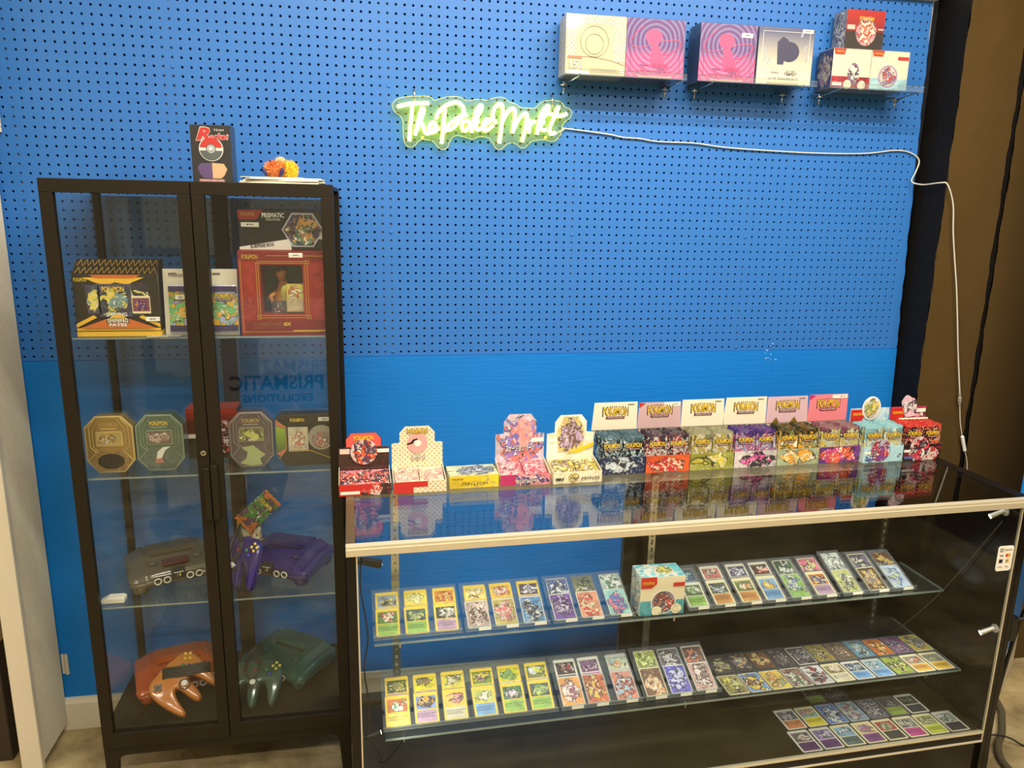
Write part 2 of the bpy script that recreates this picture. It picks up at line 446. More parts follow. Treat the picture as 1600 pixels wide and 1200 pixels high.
def pegboard(c0, c1, r0, r1, off, xl, xr, zb, zt, name, wavy=False):
    """hardboard sheet with real round holes, one per inch"""
    mb = MB(); T = 0.006; n8 = 8; rad = 0.0036
    def wx(r): return xr + (0.0018 * sin(r * 1.9) + 0.0012 * sin(r * 0.7) if wavy else 0)
    for c in range(c0, c1 + 1):
        for r in range(r0, r1 + 1):
            x = c * I + off; z = R0 + r * I
            x0 = xl if c == c0 else x - I / 2; x1 = x + I / 2
            z0 = zb if r == r0 else z - I / 2; z1 = zt if r == r1 else z + I / 2
            if c == c1:
                xa = edge_x(z0) + wx(r) - xr if wavy else xr; xb = edge_x(z1) + wx(r + 1) - xr if wavy else xr
            else: xa = xb = x1
            b = len(mb.v)
            # outer ring of 8: corners and mid sides
            out = [(xa, z0), ((xa + xb) / 2, z), (xb, z1), (x, z1), (x0, z1), (x0, z), (x0, z0), (x, z0)]
            for (a, d) in out: mb.v.append((a, 0, d))
            ang = [-pi / 4, 0, pi / 4, pi / 2, 3 * pi / 4, pi, 5 * pi / 4, 3 * pi / 2]
            for g in ang: mb.v.append((x + rad * 1.22 * cos(g), 0.0, z + rad * 1.22 * sin(g)))
            for g in ang: mb.v.append((x + rad * cos(g), 0.0009, z + rad * sin(g)))
            for g in ang: mb.v.append((x + rad * cos(g), T, z + rad * sin(g)))
            for k in range(8):
                j = (k + 1) % 8
                mb.f.append((b + k, b + j, b + 8 + j, b + 8 + k))
                mb.f.append((b + 8 + k, b + 8 + j, b + 16 + j, b + 16 + k))
                mb.f.append((b + 16 + k, b + 16 + j, b + 24 + j, b + 24 + k))
    if wavy:
        for r in range(r0, r1 + 1):
            z0 = zb if r == r0 else R0 + r * I - I / 2; z1 = zt if r == r1 else R0 + r * I + I / 2
            xa = edge_x(z0) + wx(r) - xr; xb = edge_x(z1) + wx(r + 1) - xr; b = len(mb.v)
            mb.v += [(xa, 0, z0), (xb, 0, z1), (xb, T, z1), (xa, T, z0)]; mb.f.append((b, b + 3, b + 2, b + 1))
    b = len(mb.v); mb.v += [(xl, 0, zb), (xr, 0, zb), (xr, T, zb), (xl, T, zb)]; mb.f.append((b, b + 3, b + 2, b + 1))
    return mb.build(name, BLUE, wb)


pegboard(-43, 52, 0, 46, 0.0, -43.6 * I, 1.336, R0 - 0.0125, 2.452, 'pegboard_panel')
pegboard(53, 70, 0, 46, 0.15 * I, 1.336, 1.81, R0 - 0.0125, 2.452, 'pegboard_panel', wavy=True)
MB().box(-3.2, 1.335, -0.003, 0.03, 0, R0 - 0.0135).build('plywood_panel', BLUE2, wb)
MB().prism([(1.3355, 0), (edge_x(0), 0), (edge_x(1.2535), R0 - 0.0135), (1.3355, R0 - 0.0135)], -0.003, 0.03).build('plywood_panel', BLUE2, wb)
for xc in (-41, -24.5, -0.5, 23.2, 47.1, 70.1):
    x = xc * I + (0.15 * I if xc > 53 else 0)
    MB().box(x - 0.019, x + 0.019, 0.0085, 0.03, R0 - 0.01, 2.45).build('furring_strip', WOODSTRIP, wb)
BOLT = mat('bolt_blue', S(50, 117, 196), 0.25)
bolt_me = MB().dome((0, 0, 0), 0.0052, (0, -1, 0), 12, 4, 0.55).mesh('bolt', BOLT, True)
for (c, r) in ((0, 0), (23, 0), (47, 0), (0, 15), (0, 32), (-24, 33), (70, 15), (70, 32), (23, 15), (47, 15), (23, 32), (47, 32), (-24, 17)):
    link('bolt', bolt_me, wb, loc=(c * I + (0.15 * I if c > 53 else 0), -0.0005, R0 + r * I))
PUTTY = mat('blue_filler', S(110, 165, 225), 0.5, bump=0.6, bscale=60)
mbp = MB()
for k in range(9):
    mbp.ball((1.325 + random.uniform(-.02, .025), -0.002, R0 + random.uniform(-.05, .012)), (random.uniform(.003, .008), 0.0022, random.uniform(.002, .006)), 8, 5)
mbp.build('filler_patch', PUTTY, wb, smooth=True)

structure(MB().prism([(-0.003, 0.0), (-0.017, 0.0), (-0.017, 0.096), (-0.013, 0.103), (-0.010, 0.112), (-0.003, 0.114)], -1.12, 1.834, 'x').build('baseboard_back', TRIMW))
structure(MB().box(-1.15, 1.80, -0.02, 0.03, 2.424, 2.475).build('trim_1', TRIMW, bevel=0.002))

# dark painted column at the right end of the wall
LITP = mat('lit_gloss_paint', S(84, 64, 30), 0.36, var=0.14, scale=6, bump=0.35, bscale=18, spec=0.4)  # the column's black paint again, brown from reflected room light put into colour
BLACKP = mat('black_gloss_paint', S(22, 20, 18), 0.6, var=0.2, scale=12, bump=0.6, bscale=40, spec=0.15)
def rough_face(name, p0, du, dv, nu, nv, mt, amp, parent, seed, edge=0.006):
    """lumpy hand-painted face: grid from p0 along du, dv, pushed along its normal"""
    rnd = random.Random(seed); mb = MB(); p0, du, dv = Vector(p0), Vector(du), Vector(dv); nrm = du.cross(dv).normalized()
    lumps = [(rnd.random(), rnd.random(), rnd.uniform(.01, .04), rnd.uniform(-.5, 1)) for _ in range(60)]
    for j in range(nv + 1):
        for i in range(nu + 1):
            u, v = i / nu, j / nv; h = 0.0
            for (a, b, r, k) in lumps:
                d = ((u - a) * du.length) ** 2 + ((v - b) * dv.length) ** 2
                if d < (3 * r) ** 2: h += k * math.exp(-d / (r * r))
            q = p0 + du * u + dv * v + nrm * amp * h
            if i in (0, nu): q += du.normalized() * edge * (0.6 * sin(v * 61 + seed) + 0.5 * sin(v * 173 + seed * 2) + rnd.uniform(-.35, .35))
            mb.v.append(tuple(q))
    for j in range(nv):
        for i in range(nu):
            a = j * (nu + 1) + i; mb.f.append((a, a + 1, a + nu + 2, a + nu + 1))
    return mb.build(name, mt, parent, smooth=True)
CX0 = 1.838; CYF = -0.125
wr = structure(MB().box(CX0 + 0.012, 2.62, CYF + 0.02, 0.05, 0, 3.1).build('wall_column', BLACKP))
rough_face('column_side', (CX0, 0.03, 0), (0, CYF - 0.03, 0), (0, 0, 3.1), 6, 150, BLACKP, 0.004, wr, 3, 0.003)
rough_face('column_face', (CX0, CYF, 0), (0.215, 0, 0), (0, 0, 3.1), 10, 300, LITP, 0.003, wr, 5, 0.003)
rough_face('column_groove', (CX0 + 0.21, CYF + 0.010, 0), (0.03, 0, 0), (0, 0, 3.1), 3, 120, BLACKP, 0.003, wr, 8, 0.001)
rough_face('column_face', (CX0 + 0.235, CYF, 0), (0.54, 0, 0), (0, 0, 3.1), 16, 300, LITP, 0.003, wr, 9, 0.003)

# ribbed white door leaf standing open at the left
RIB = mat('ribbed_door', S(205, 198, 180), 0.45, var=0.05, scale=6, bump=0.08)
door = thing('door_1', None, None, (-1.098, 0, 0)); door['kind'] = 'structure'
mb = MB(); n = 17; prof = []
y0, y1 = -0.012, -0.205
for i in range(n * 4 + 1):
    u = i / (n * 4); k = i % 4
    prof.append((-0.004 if k in (0,) else 0.004 if k == 2 else 0.0028, y0 + (y1 - y0) * u))
outl = prof + [(-0.045, y1), (-0.045, y0)]
mb.prism(outl, 0.03, 2.35, 'z'); mb.build('door_leaf', RIB, door)
MB().box(-0.052, 0.006, -0.226, -0.205, 0.0, 2.35).build('door_edge', TRIMW, door, bevel=0.003)
HNG = mat('hinge_cream', S(214, 205, 185), 0.4)
for z in (0.24, 1.945):
    m2 = MB()
    for k in range(5):
        m2.cyl((0.020, -0.010, z - 0.035 + k * 0.0142), (0.020, -0.010, z - 0.0222 + k * 0.0142), 0.0058, n=12)
    m2.box(0.004, 0.02, -0.008, -0.004, z - 0.035, z + 0.035)
    m2.build('hinge', HNG, door)
GREYM = mat('grey_metal', S(150, 148, 142), 0.35, 0.8)
MB().box(-0.046, -0.02, -0.234, -0.226, 0.98, 1.06).box(-0.05, -0.03, -0.245, -0.234, 1.03, 1.05).build('latch', GREYM, door, bevel=0.002)

# things in the gap beyond the door leaf
cab2 = thing('side_cabinet', 'tan cabinet with a dark lower door, behind the ribbed white door edge', 'cabinet', (-1.61, -0.15, 0))
MB().box(-0.4, 0.4, 0, 0.14, 0.40, 1.2).build('body', mat('tan_board', S(196, 170, 126), 0.6), cab2, bevel=0.004)
MB().box(-0.4, 0.4, 0.004, 0.14, 0.0, 0.395).build('lower_door', mat('dark_board', S(58, 46, 36), 0.6), cab2, bevel=0.004)

# ceiling fittings that carry the light
FIT = mat('fitting_white', S(235, 235, 230), 0.5); DIFF = emis('diffuser', (1.0, 0.94, 0.82), 3.0)
for k, (x, y, z, sx, sy, p) in enumerate(TUBES):
    t = thing('ceiling_light', ['long white ceiling tube light above the glass showcase', 'long white ceiling tube light behind the camera position', 'short white ceiling tube light near the left wall', 'added short ceiling tube light brightening the floor and column by the right wall'][k], 'lamp', (x, y, z + 0.01))
    MB().box(-sx / 2 - 0.03, sx / 2 + 0.03, -sy / 2 - 0.02, sy / 2 + 0.02, 0.012, 0.07).build('housing', FIT, t)
    MB().box(-sx / 2, sx / 2, -sy / 2, sy / 2, 0.004, 0.012).build('diffuser', DIFF, t)

# sign board behind the camera, seen only as a reflection in the cabinet doors
t = thing('sign_board', 'white sign board with dark blue lettering opposite the display cabinet', 'sign', (-0.92, -5.1, 0))
MB().box(-0.5, 0.5, -0.02, 0.0, 0.0, 0.95).build('board', mat('sign_white', S(220, 225, 235), 0.6), t, bevel=0.004)
for s_, z_, w_, h_ in (('PRISMATIC', 0.27, 0.66, 0.13), ('EVOLUTIONS', 0.13, 0.5, 0.07)):
    text(t, s_, w_ * 1.2, h_, (0.0, 0.004, z_ - 0.06), mat('sign_ink', S(40, 60, 120), 0.5), (pi / 2, 0, pi), bold=0.02)

# ================================================================== DISPLAY CABINET (left)
GLASS = glass('clear_glass', (0.96, 0.985, 0.975)); GLASSD = glass('door_glass', (0.96, 0.975, 0.97), f0=0.032)
SHELFG = glass('shelf_glass', (0.90, 0.95, 0.94), haze=0.012); EDGEG = glass('glass_edge', (0.8, 0.86, 0.84), f0=0.1, rough=0.1, haze=0.35, hcol=(0.45, 0.55, 0.52)); FRONTG = glass('front_glass', (0.97, 0.985, 0.98), f0=0.016); TOPG = glass('top_glass', (0.9, 0.93, 0.93), f0=0.11)
ACRY = glass('clear_acrylic', (0.95, 0.965, 0.97), f0=0.05, haze=0.05, hcol=(0.75, 0.82, 0.9))
ANTH = mat('anthracite_steel', S(34, 27, 14), 0.5, var=0.05, scale=20, bump=0.04, bscale=600, spec=0.25)
CHROME = mat('chrome', S(190, 190, 185), 0.18, 1.0)
XL, XR, YF, YB, CT, CB = -0.8455, -0.1545, -0.4046, -0.028, 1.778, 0.200
XM = (XL + XR) / 2
cab = thing('display_cabinet', 'tall black metal cabinet with two glass doors standing against the blue wall', 'cabinet', (XM, YF, 0))
def cb(mb, name, m, par=cab, **k):  # cabinet part given in room coordinates
    mb.v = [(x - XM, y - YF, z) for (x, y, z) in mb.v] if par is cab else mb.v
    return mb.build(name, m, par, **k)
cb(MB().box(XL, XR, YF + 0.022, YB, CT - 0.012, CT - 0.002), 'top_panel', ANTH, bevel=0.002)
cb(MB().box(XL, XR, YF + 0.022, YB, 0.236, 0.25), 'bottom_panel', ANTH, bevel=0.002)
for x in (XL, XR - 0.02):
    cb(MB().box(x, x + 0.02, YB - 0.02, YB, 0.0, CT - 0.012), 'rear_post', ANTH, bevel=0.002)
    cb(MB().box(x + 0.008, x + 0.012, YF + 0.03, YB - 0.02, 0.25, CT - 0.02), 'side_glass', GLASS)
    cb(MB().box(x, x + 0.02, YF + 0.022, YF + 0.034, 0.2, CT - 0.012), 'front_jamb', ANTH)
cb(MB().box(XM - 0.022, XM + 0.022, YB - 0.018, YB, 0.25, CT - 0.012), 'rear_post', ANTH, bevel=0.002)
for (a, b) in ((XL + 0.02, XM - 0.022), (XM + 0.022, XR - 0.02)):
    cb(MB().box(a, b, YB - 0.010, YB - 0.006, 0.25, CT - 0.012), 'rear_glass', GLASS)
# curved front apron and legs
def apron(x0, x1):
    r = 0.028; pts = [(x0, 0.0), (x0, CB - 0.002), (x1, CB - 0.002), (x1, 0.0), (x1 - 0.024, 0.0)]
    for k in range(7):
        a = pi / 2 * k / 6; pts.append((x1 - 0.034 - r * (1 - cos(a)) + 0.0, 0.172 - r + r * sin(a)))
    for k in range(7):
        a = pi / 2 * (6 - k) / 6; pts.append((x0 + 0.034 + r * (1 - cos(a)), 0.172 - r + r * sin(a)))
    pts.append((x0 + 0.024, 0.0)); return pts
cb(MB().prism(apron(XL, XR), YF + 0.004, YF + 0.024, 'y'), 'leg_frame', ANTH)
cb(MB().box(XL, XR, YB - 0.02, YB, 0.2, 0.236), 'rear_rail', ANTH)
for s_, (a, b) in (('left', (XL, XM - 0.0012)), ('right', (XM + 0.0012, XR))):
    st = 0.0305; d0, d1 = YF, YF + 0.02
    d = cb(MB().box(a, b, d0, d1, CT - 0.033, CT).box(a, b, d0, d1, CB, CB + 0.045).box(a, a + st, d0, d1, CB + 0.045, CT - 0.033).box(b - st, b, d0, d1, CB + 0.045, CT - 0.033), 'door_frame', ANTH, bevel=0.0012)
    MB().box(a + st - 0.003 - XM, b - st + 0.003 - XM, 0.009, 0.013, CB + 0.042, CT - 0.03).build('door_glass', GLASSD, d)
    if s_ == 'left':
        MB().cyl((-0.5145 - XM, -0.0035, 1.0745), (-0.5145 - XM, 0.0, 1.0745), 0.0075, n=24).build('lock', CHROME, d, bevel=0.001)
        MB().cyl((-0.5145 - XM, -0.0042, 1.0745), (-0.5145 - XM, -0.0034, 1.0745), 0.0028, n=12).build('keyhole', BLACK, d)
        MB().box(b - 0.018 - XM, b - XM, -0.012, 0.0, 0.885, 1.035).build('handle', ANTH, d, bevel=0.003)
    else:
        MB().box(a - XM, a + 0.018 - XM, -0.012, 0.0, 0.885, 1.042).build('handle', ANTH, d, bevel=0.003)
SH = (1.3855, 1.007, 0.629)
for z in SH:
    o = cb(MB().box(XL + 0.022, XR - 0.022, YF + 0.024, YB - 0.022, z - 0.005, z), 'glass_shelf', SHELFG)
    m2 = MB().box(XL + 0.022, XR - 0.022, YF + 0.0232, YF + 0.0242, z - 0.005, z); m2.v = [(x - XM, y - YF, q) for (x, y, q) in m2.v]
    m2.build('shelf_edge', EDGEG, o)

# ================================================================== GLASS SHOWCASE (right)
TH = 0.0298; KX, KY, ZT = -0.1087, -0.848, 0.9826
def K(a, b, z): return (KX + a * cos(TH) - b * sin(TH), KY + a * sin(TH) + b * cos(TH), z)
case = thing('glass_showcase', 'long black glass-topped showcase counter filled with cards, in front of the blue wall', 'counter', (KX, KY, 0), TH)
ALU = mat('champagne_aluminium', S(214, 202, 172), 0.35, 0.35, bump=0.05, bscale=300); ALUD = mat('bronze_rail', S(112, 96, 66), 0.35, 0.5)
BLK = mat('showcase_black', S(20, 15, 11), 0.42, var=0.1, spec=0.3); DECK = mat('showcase_deck', S(50, 43, 24), 0.4, var=0.22, scale=9, spec=0.4)
RPB = mat('black_laminate', S(18, 15, 11), 0.16, var=0.1, spec=0.35)
LA, RA = -0.022, 1.812; DB = 0.508; ZD = 0.262
def ks(mb, name, m, par=case, **k): return mb.build(name, m, par, **k)
ks(MB().box(LA + 0.02, RA - 0.02, 0.035, DB - 0.03, 0.0, 0.09), 'plinth', BLK)
ks(MB().box(LA, RA, 0.012, 0.03, 0.03, 0.232), 'front_panel', RPB, bevel=0.001)
ks(MB().box(LA, LA + 0.018, 0.03, DB, 0.0, 0.245), 'base_side', BLK); ks(MB().box(RA - 0.018, RA, 0.03, DB, 0.0, 0.245), 'base_side', BLK)
ks(MB().box(LA + 0.022, 1.778, 0.010, DB - 0.02, ZD - 0.018, ZD), 'deck', DECK)
ks(MB().box(0.0, 1.778, -0.001, 0.010, ZD - 0.006, ZD), 'bottom_rail', ALU); ks(MB().box(0.0, 1.779, -0.003, 0.012, 0.229, 0.2325), 'bottom_rail', ALU)
ks(MB().box(0.0, 1.778, 0.002, 0.012, 0.2325, ZD - 0.006), 'rail_channel', BLK)
ks(MB().box(LA, 0.0, 0.0, 0.026, 0.0, ZT - 0.012), 'corner_post', BLK, bevel=0.0015)
ks(MB().box(0.0, 0.0035, -0.0005, 0.006, ZD, ZT - 0.02), 'edge_trim', ALU)
ks(MB().box(LA, 0.0, DB - 0.026, DB, 0.0, ZT - 0.012), 'corner_post', BLK)
ks(MB().box(1.778, 1.7815, -0.0005, 0.006, ZD - 0.03, ZT - 0.02), 'edge_trim', ALU)
ks(MB().box(1.7815, 1.795, 0.0, DB, 0.0, ZT - 0.012).box(1.797, RA, 0.001, DB, 0.0, ZT - 0.012).box(1.795, 1.797, 0.004, DB, 0.0, ZT - 0.012), 'end_panel', RPB, bevel=0.0008)
ks(MB().box(LA, RA, -0.008, 0.014, ZT - 0.021, ZT - 0.004).box(LA, RA, -0.004, 0.014, ZT - 0.004, ZT + 0.0025), 'top_front_rail', ALU, bevel=0.001)
ks(MB().box(LA, -0.001, 0.014, DB, ZT - 0.021, ZT + 0.0015), 'top_side_rail', ALUD, bevel=0.001)
ks(MB().box(1.780, RA, 0.014, DB, ZT - 0.021, ZT + 0.0015), 'top_side_rail', BLK, bevel=0.001)
ks(MB().box(LA, RA, DB - 0.014, DB, ZT - 0.021, ZT + 0.0015), 'top_rear_rail', BLK)
ks(MB().box(-0.001, 1.780, 0.014, DB - 0.014, ZT - 0.006, ZT), 'top_glass', TOPG)
ks(MB().box(0.0035, 1.778, 0.001, 0.006, ZD, ZT - 0.021), 'front_glass', FRONTG)
ks(MB().box(-0.008, -0.004, 0.026, DB - 0.026, ZD, ZT - 0.021), 'side_glass', GLASS)
ks(MB().box(0.0, 1.778, 0.425, 0.455, 0.930, 0.962), 'rear_top_rail', mat('rear_rail_grey', S(226, 220, 198), 0.45, 0.1), bevel=0.002)
ks(MB().box(0.0, 1.778, 0.452, DB - 0.014, ZD - 0.002, ZD + 0.008), 'door_track', ALUD)
ks(MB().box(0.815, 1.778, 0.462, 0.470, ZD + 0.008, 0.955), 'sliding_door', RPB); ks(MB().box(0.84, 1.778, 0.480, 0.488, ZD + 0.008, 0.955), 'sliding_door', RPB)
ks(MB().box(0.811, 0.815, 0.460, 0.472, ZD + 0.008, 0.955), 'door_edging', mat('edging_grey', S(60, 60, 62), 0.4))
for a in (0.107, 0.886, 1.70):
    o = ks(MB().box(a - 0.011, a - 0.004, 0.412, 0.424, ZD, 0.955).box(a + 0.004, a + 0.011, 0.412, 0.424, ZD, 0.955).box(a - 0.011, a + 0.011, 0.418, 0.424, ZD, 0.955), 'shelf_standard', CHROME)
    m2 = MB()
    z = ZD + 0.01
    while z < 0.95:
        m2.box(a - 0.004, a + 0.004, 0.412, 0.419, z, z + 0.010); z += 0.025
    m2.build('slot_bridges', CHROME, o)
SHELVES = ((0.605, 0.212, 0.04, 1.772), (0.400, 0.103, 0.06, 1.772))
for (z, b0, a0, a1) in SHELVES:
    o = ks(MB().box(a0, a1, b0, 0.408, z - 0.006, z), 'glass_shelf', SHELFG)
    MB().box(a0, a1, b0 - 0.0008, b0 + 0.0004, z - 0.006, z).box(a1 - 0.0004, a1 + 0.0008, b0, 0.408, z - 0.006, z).build('shelf_edge', EDGEG, o)
    for a in (0.107, 0.886, 1.66):
        m2 = MB().prism([(0.412, z - 0.06), (0.412, z - 0.0065), (b0 + 0.012, z - 0.0065), (b0 + 0.012, z - 0.016), (0.36, z - 0.03)], a - 0.0012, a + 0.0012, 'x')
        m2.prism([(b0 + 0.02, z - 0.0065), (b0 + 0.006, z - 0.0065), (b0 + 0.008, z - 0.022), (b0 + 0.013, z - 0.022)], a - 0.002, a + 0.002, 'x')
        m2.build('shelf_bracket', CHROME, case)
# little spot lamps on the end posts
LENS = emis('lamp_lens', (1.0, 0.95, 0.8), 25.0)
def spot_lamp(pa, pb, pz, da, db, dz, m, L=0.05, r=0.011, lit=True, n0=(1, 0, 0)):
    base = Vector((pa, pb, pz)); n0 = Vector(n0); d = Vector((da, db, dz)).normalized()
    piv = base + n0 * 0.016
    o = MB().cyl(tuple(base), tuple(base + n0 * 0.004), 0.012, n=20).tube([tuple(base), tuple(piv)], 0.004).build('spot_lamp', m, case, smooth=False)
    MB().tube([tuple(piv - d * 0.008), tuple(piv + d * L * 0.8), tuple(piv + d * L)], [r * 0.8, r, r * 1.05], 18).build('lamp_head', m, o)
    MB().cyl(tuple(piv + d * (L + 0.0002)), tuple(piv + d * (L + 0.0012)), r * 0.85, n=18).build('lamp_lens', LENS, o)
    return piv + d * L, d
BLKL = mat('lamp_black', S(18, 17, 18), 0.35); WHL = mat('lamp_silver', S(215, 212, 205), 0.3, 0.4)
LAMPS = []
LAMPS.append(spot_lamp(0.002, 0.05, 0.922, 1.0, 0.35, -0.42, BLKL, 0.042))
LAMPS.append(spot_lamp(1.778, 0.018, 0.586, -0.8, 0.3, -0.5, WHL, 0.030, 0.007, n0=(-1, 0, 0)))
LAMPS.append(spot_lamp(1.778, 0.05, 0.928, -0.8, 0.3, -0.5, WHL, 0.030, 0.007, n0=(-1, 0, 0)))
LAMPS.append(spot_lamp(0.002, 0.03, 0.47, 0.9, 0.5, -0.12, BLKL, 0.030, 0.008))
CABLEB = mat('black_cable', S(16, 15, 15), 0.5)
pts = [(0.012, 0.06, 0.925), (0.008, 0.05, 0.86), (0.018, 0.045, 0.78), (0.022, 0.045, 0.72), (0.012, 0.05, 0.64), (0.02, 0.05, 0.55), (0.02, 0.07, 0.44), (0.05, 0.12, 0.33), (0.04, 0.16, 0.30), (0.07, 0.2, ZD + 0.004), (0.2, 0.4, ZD + 0.004)]
MB().tube(smooth_path(pts), 0.0018, 6).build('lamp_cable', CABLEB, case, smooth=True)
pts = [(1.772, 0.05, 0.90), (1.765, 0.2, 0.62), (1.74, 0.3, 0.45), (1.70, 0.38, 0.33), (1.62, 0.41, ZD + 0.003)]
MB().tube(smooth_path(pts), 0.0014, 6).build('lamp_cable', mat('grey_cable', S(70, 66, 58), 0.5), case, smooth=True)
# payment sticker on the front glass
stk = MB().prism([(1.727, 0.776), (1.767, 0.776), (1.772, 0.781), (1.772, 0.845), (1.767, 0.85), (1.727, 0.85), (1.722, 0.845), (1.722, 0.781)], -0.0006, 0.0004).build('payment_sticker', TAGW, case)
def sq(x0, x1, z0, z1, m, y=-0.0009): MB().box(x0, x1, y, -0.0006, z0, z1).build('sticker_mark', m, stk)
sq(1.7285, 1.7385, 0.833, 0.843, BLACK); sq(1.7305, 1.7365, 0.835, 0.841, TAGW, -0.0011); sq(1.7322, 1.7348, 0.8368, 0.8392, BLACK, -0.0013)
text(stk, 'Square', 0.024, 0.008, (1.755, -0.0009, 0.838), GREYINK)
text(stk, 'VISA', 0.012, 0.005, (1.735, -0.0009, 0.822), INK)
for x, m in ((1.753, REDP), (1.759, mat('orange_dot', S(235, 160, 60), 0.5))):
    MB().cyl((x, -0.0009 - (x > 1.755) * 0.0002, 0.822), (x, -0.0006, 0.822), 0.0052, n=20).build('sticker_mark', m, stk)
sq(1.729, 1.741, 0.800, 0.811, INK); sq(1.750, 1.762, 0.800, 0.811, mat('pale_gold', S(225, 185, 90), 0.5)); sq(1.752, 1.757, 0.803, 0.809, mat('mid_green', S(90, 150, 90), 0.5), -0.0011)
text(stk, 'G Pay', 0.014, 0.005, (1.735, -0.0009, 0.788), GREYINK); text(stk, 'Pay', 0.010, 0.005, (1.757, -0.0009, 0.788), GREYINK)
for i, (p, d) in enumerate(LAMPS):
    wp = Vector(K(p.x, p.y, p.z)); wd = Matrix.Rotation(TH, 3, 'Z') @ d
    spot('spot_light', tuple(wp + wd * 0.004), tuple(wp + wd), (3.0, 1.6, 3.0, 1.4)[i], 110)

# ================================================================== NEON SIGN
NEON = [[(0.0246, 2.0202), (0.0658, 2.0301), (0.1196, 2.034)], [(0.0696, 2.0275), (0.0652, 1.9852), (0.0613, 1.9518), (0.0596, 1.9221)], [(0.0763, 1.9403), (0.0843, 1.9711), (0.0933, 2.0064), (0.1002, 2.0186), (0.1036, 2.0123), (0.097, 1.99), (0.0812, 1.9544)], [(0.0812, 1.9544), (0.0911, 1.9732), (0.0975, 1.9762), (0.102, 1.9625), (0.1073, 1.9488), (0.117, 1.9463), (0.1268, 1.9531), (0.1386, 1.9693), (0.1366, 1.9776), (0.126, 1.9763), (0.1191, 1.9631), (0.1213, 1.9492), (0.1346, 1.9516), (0.1492, 1.9632)], [(0.1679, 2.0194), (0.1639, 1.9814), (0.1609, 1.9478), (0.1573, 1.9187)], [(0.1396, 1.9898), (0.1484, 2.0086), (0.164, 2.0239), (0.1874, 2.0368), (0.2069, 2.0385), (0.2206, 2.0298), (0.2246, 2.0152), (0.2168, 1.9963), (0.1972, 1.9696), (0.1815, 1.9597), (0.1688, 1.9564)], [(0.1688, 1.963), (0.1893, 1.9823), (0.2128, 1.998), (0.2364, 2.0045)], [(0.2365, 1.9877), (0.2237, 1.9845), (0.2198, 1.9685), (0.2258, 1.9575), (0.2366, 1.9635), (0.2444, 1.9796), (0.2365, 1.9877)], [(0.2495, 1.9536), (0.2543, 1.9828), (0.2639, 2.0167), (0.2766, 2.0339), (0.2806, 2.0285), (0.2719, 2.0077), (0.2553, 1.98)], [(0.2523, 1.9752), (0.2721, 1.9872), (0.2603, 1.9755), (0.2663, 1.9636), (0.2782, 1.9668), (0.2969, 1.9815), (0.3058, 1.9921), (0.2958, 1.9936), (0.286, 1.9821), (0.2841, 1.9679), (0.2942, 1.9608), (0.3169, 1.9775)], [(0.3268, 1.9835), (0.3167, 1.9944), (0.3155, 2.0149), (0.3252, 2.033), (0.337, 2.0409), (0.3447, 2.0328), (0.3455, 2.0067), (0.3421, 1.969), (0.3367, 1.9253)], [(0.3454, 1.9898), (0.3633, 2.0205), (0.3772, 2.0285), (0.3838, 2.0213), (0.3819, 1.9893), (0.3775, 1.957)], [(0.38, 1.9647), (0.3959, 1.9973), (0.4137, 2.0149), (0.4223, 2.0115), (0.4203, 1.9907), (0.4149, 1.9602), (0.4084, 1.9314)], [(0.4306, 1.9986), (0.4291, 1.9578)], [(0.43, 1.9759), (0.4376, 1.9885), (0.4497, 1.9927)], [(0.4547, 1.9548), (0.4591, 1.9826), (0.4683, 2.0189), (0.4851, 2.0393), (0.4907, 2.0358), (0.4807, 2.0146), (0.463, 1.9884)], [(0.4581, 1.9826), (0.4782, 1.9947), (0.4652, 1.9828), (0.4707, 1.9697), (0.484, 1.9701)], [(0.5121, 2.0224), (0.5212, 2.0398), (0.519, 2.0303), (0.5075, 2.0052), (0.4961, 1.9744), (0.4997, 1.9583), (0.515, 1.9626)], [(0.4786, 2.0145), (0.4949, 2.0171), (0.5175, 2.0122), (0.536, 2.0139), (0.5491, 2.0201)]]
NOUT = [(0.0665, 1.9041), (0.0529, 1.9074), (0.0434, 1.922), (0.0409, 1.9498), (0.0404, 1.9775), (0.033, 1.9938), (0.0197, 2.0025), (0.0104, 2.0168), (0.0116, 2.0296), (0.0223, 2.0409), (0.0433, 2.0481), (0.0721, 2.0521), (0.1201, 2.0531), (0.1355, 2.0428), (0.153, 2.0481), (0.1705, 2.0534), (0.1978, 2.0564), (0.2173, 2.0544), (0.235, 2.0459), (0.2566, 2.0496), (0.2763, 2.0513), (0.2961, 2.0499), (0.3159, 2.0566), (0.3357, 2.0602), (0.3517, 2.0581), (0.3659, 2.0475), (0.3861, 2.0427), (0.4003, 2.0339), (0.4266, 2.0321), (0.4469, 2.0329), (0.4588, 2.0437), (0.4728, 2.0537), (0.4971, 2.0575), (0.5217, 2.0566), (0.5363, 2.0487), (0.5428, 2.0395), (0.5573, 2.0362), (0.566, 2.0233), (0.5604, 2.0078), (0.5443, 1.9958), (0.5364, 1.984), (0.533, 1.9609), (0.5212, 1.9432), (0.5049, 1.9349), (0.48, 1.9399), (0.4452, 1.9359), (0.4311, 1.9268), (0.4191, 1.9149), (0.4048, 1.9135), (0.3903, 1.9236), (0.376, 1.927), (0.3599, 1.9217), (0.3479, 1.9108), (0.3359, 1.9057), (0.3237, 1.912), (0.3155, 1.9251), (0.3053, 1.938), (0.2872, 1.9422), (0.2692, 1.9407), (0.2534, 1.9335), (0.2374, 1.9377), (0.2176, 1.9418), (0.2037, 1.9432), (0.1899, 1.9362), (0.182, 1.9227), (0.1741, 1.9055), (0.1583, 1.9003), (0.1446, 1.9084), (0.1349, 1.9212), (0.1192, 1.9273), (0.0998, 1.9276), (0.088, 1.9235), (0.0782, 1.9119)]
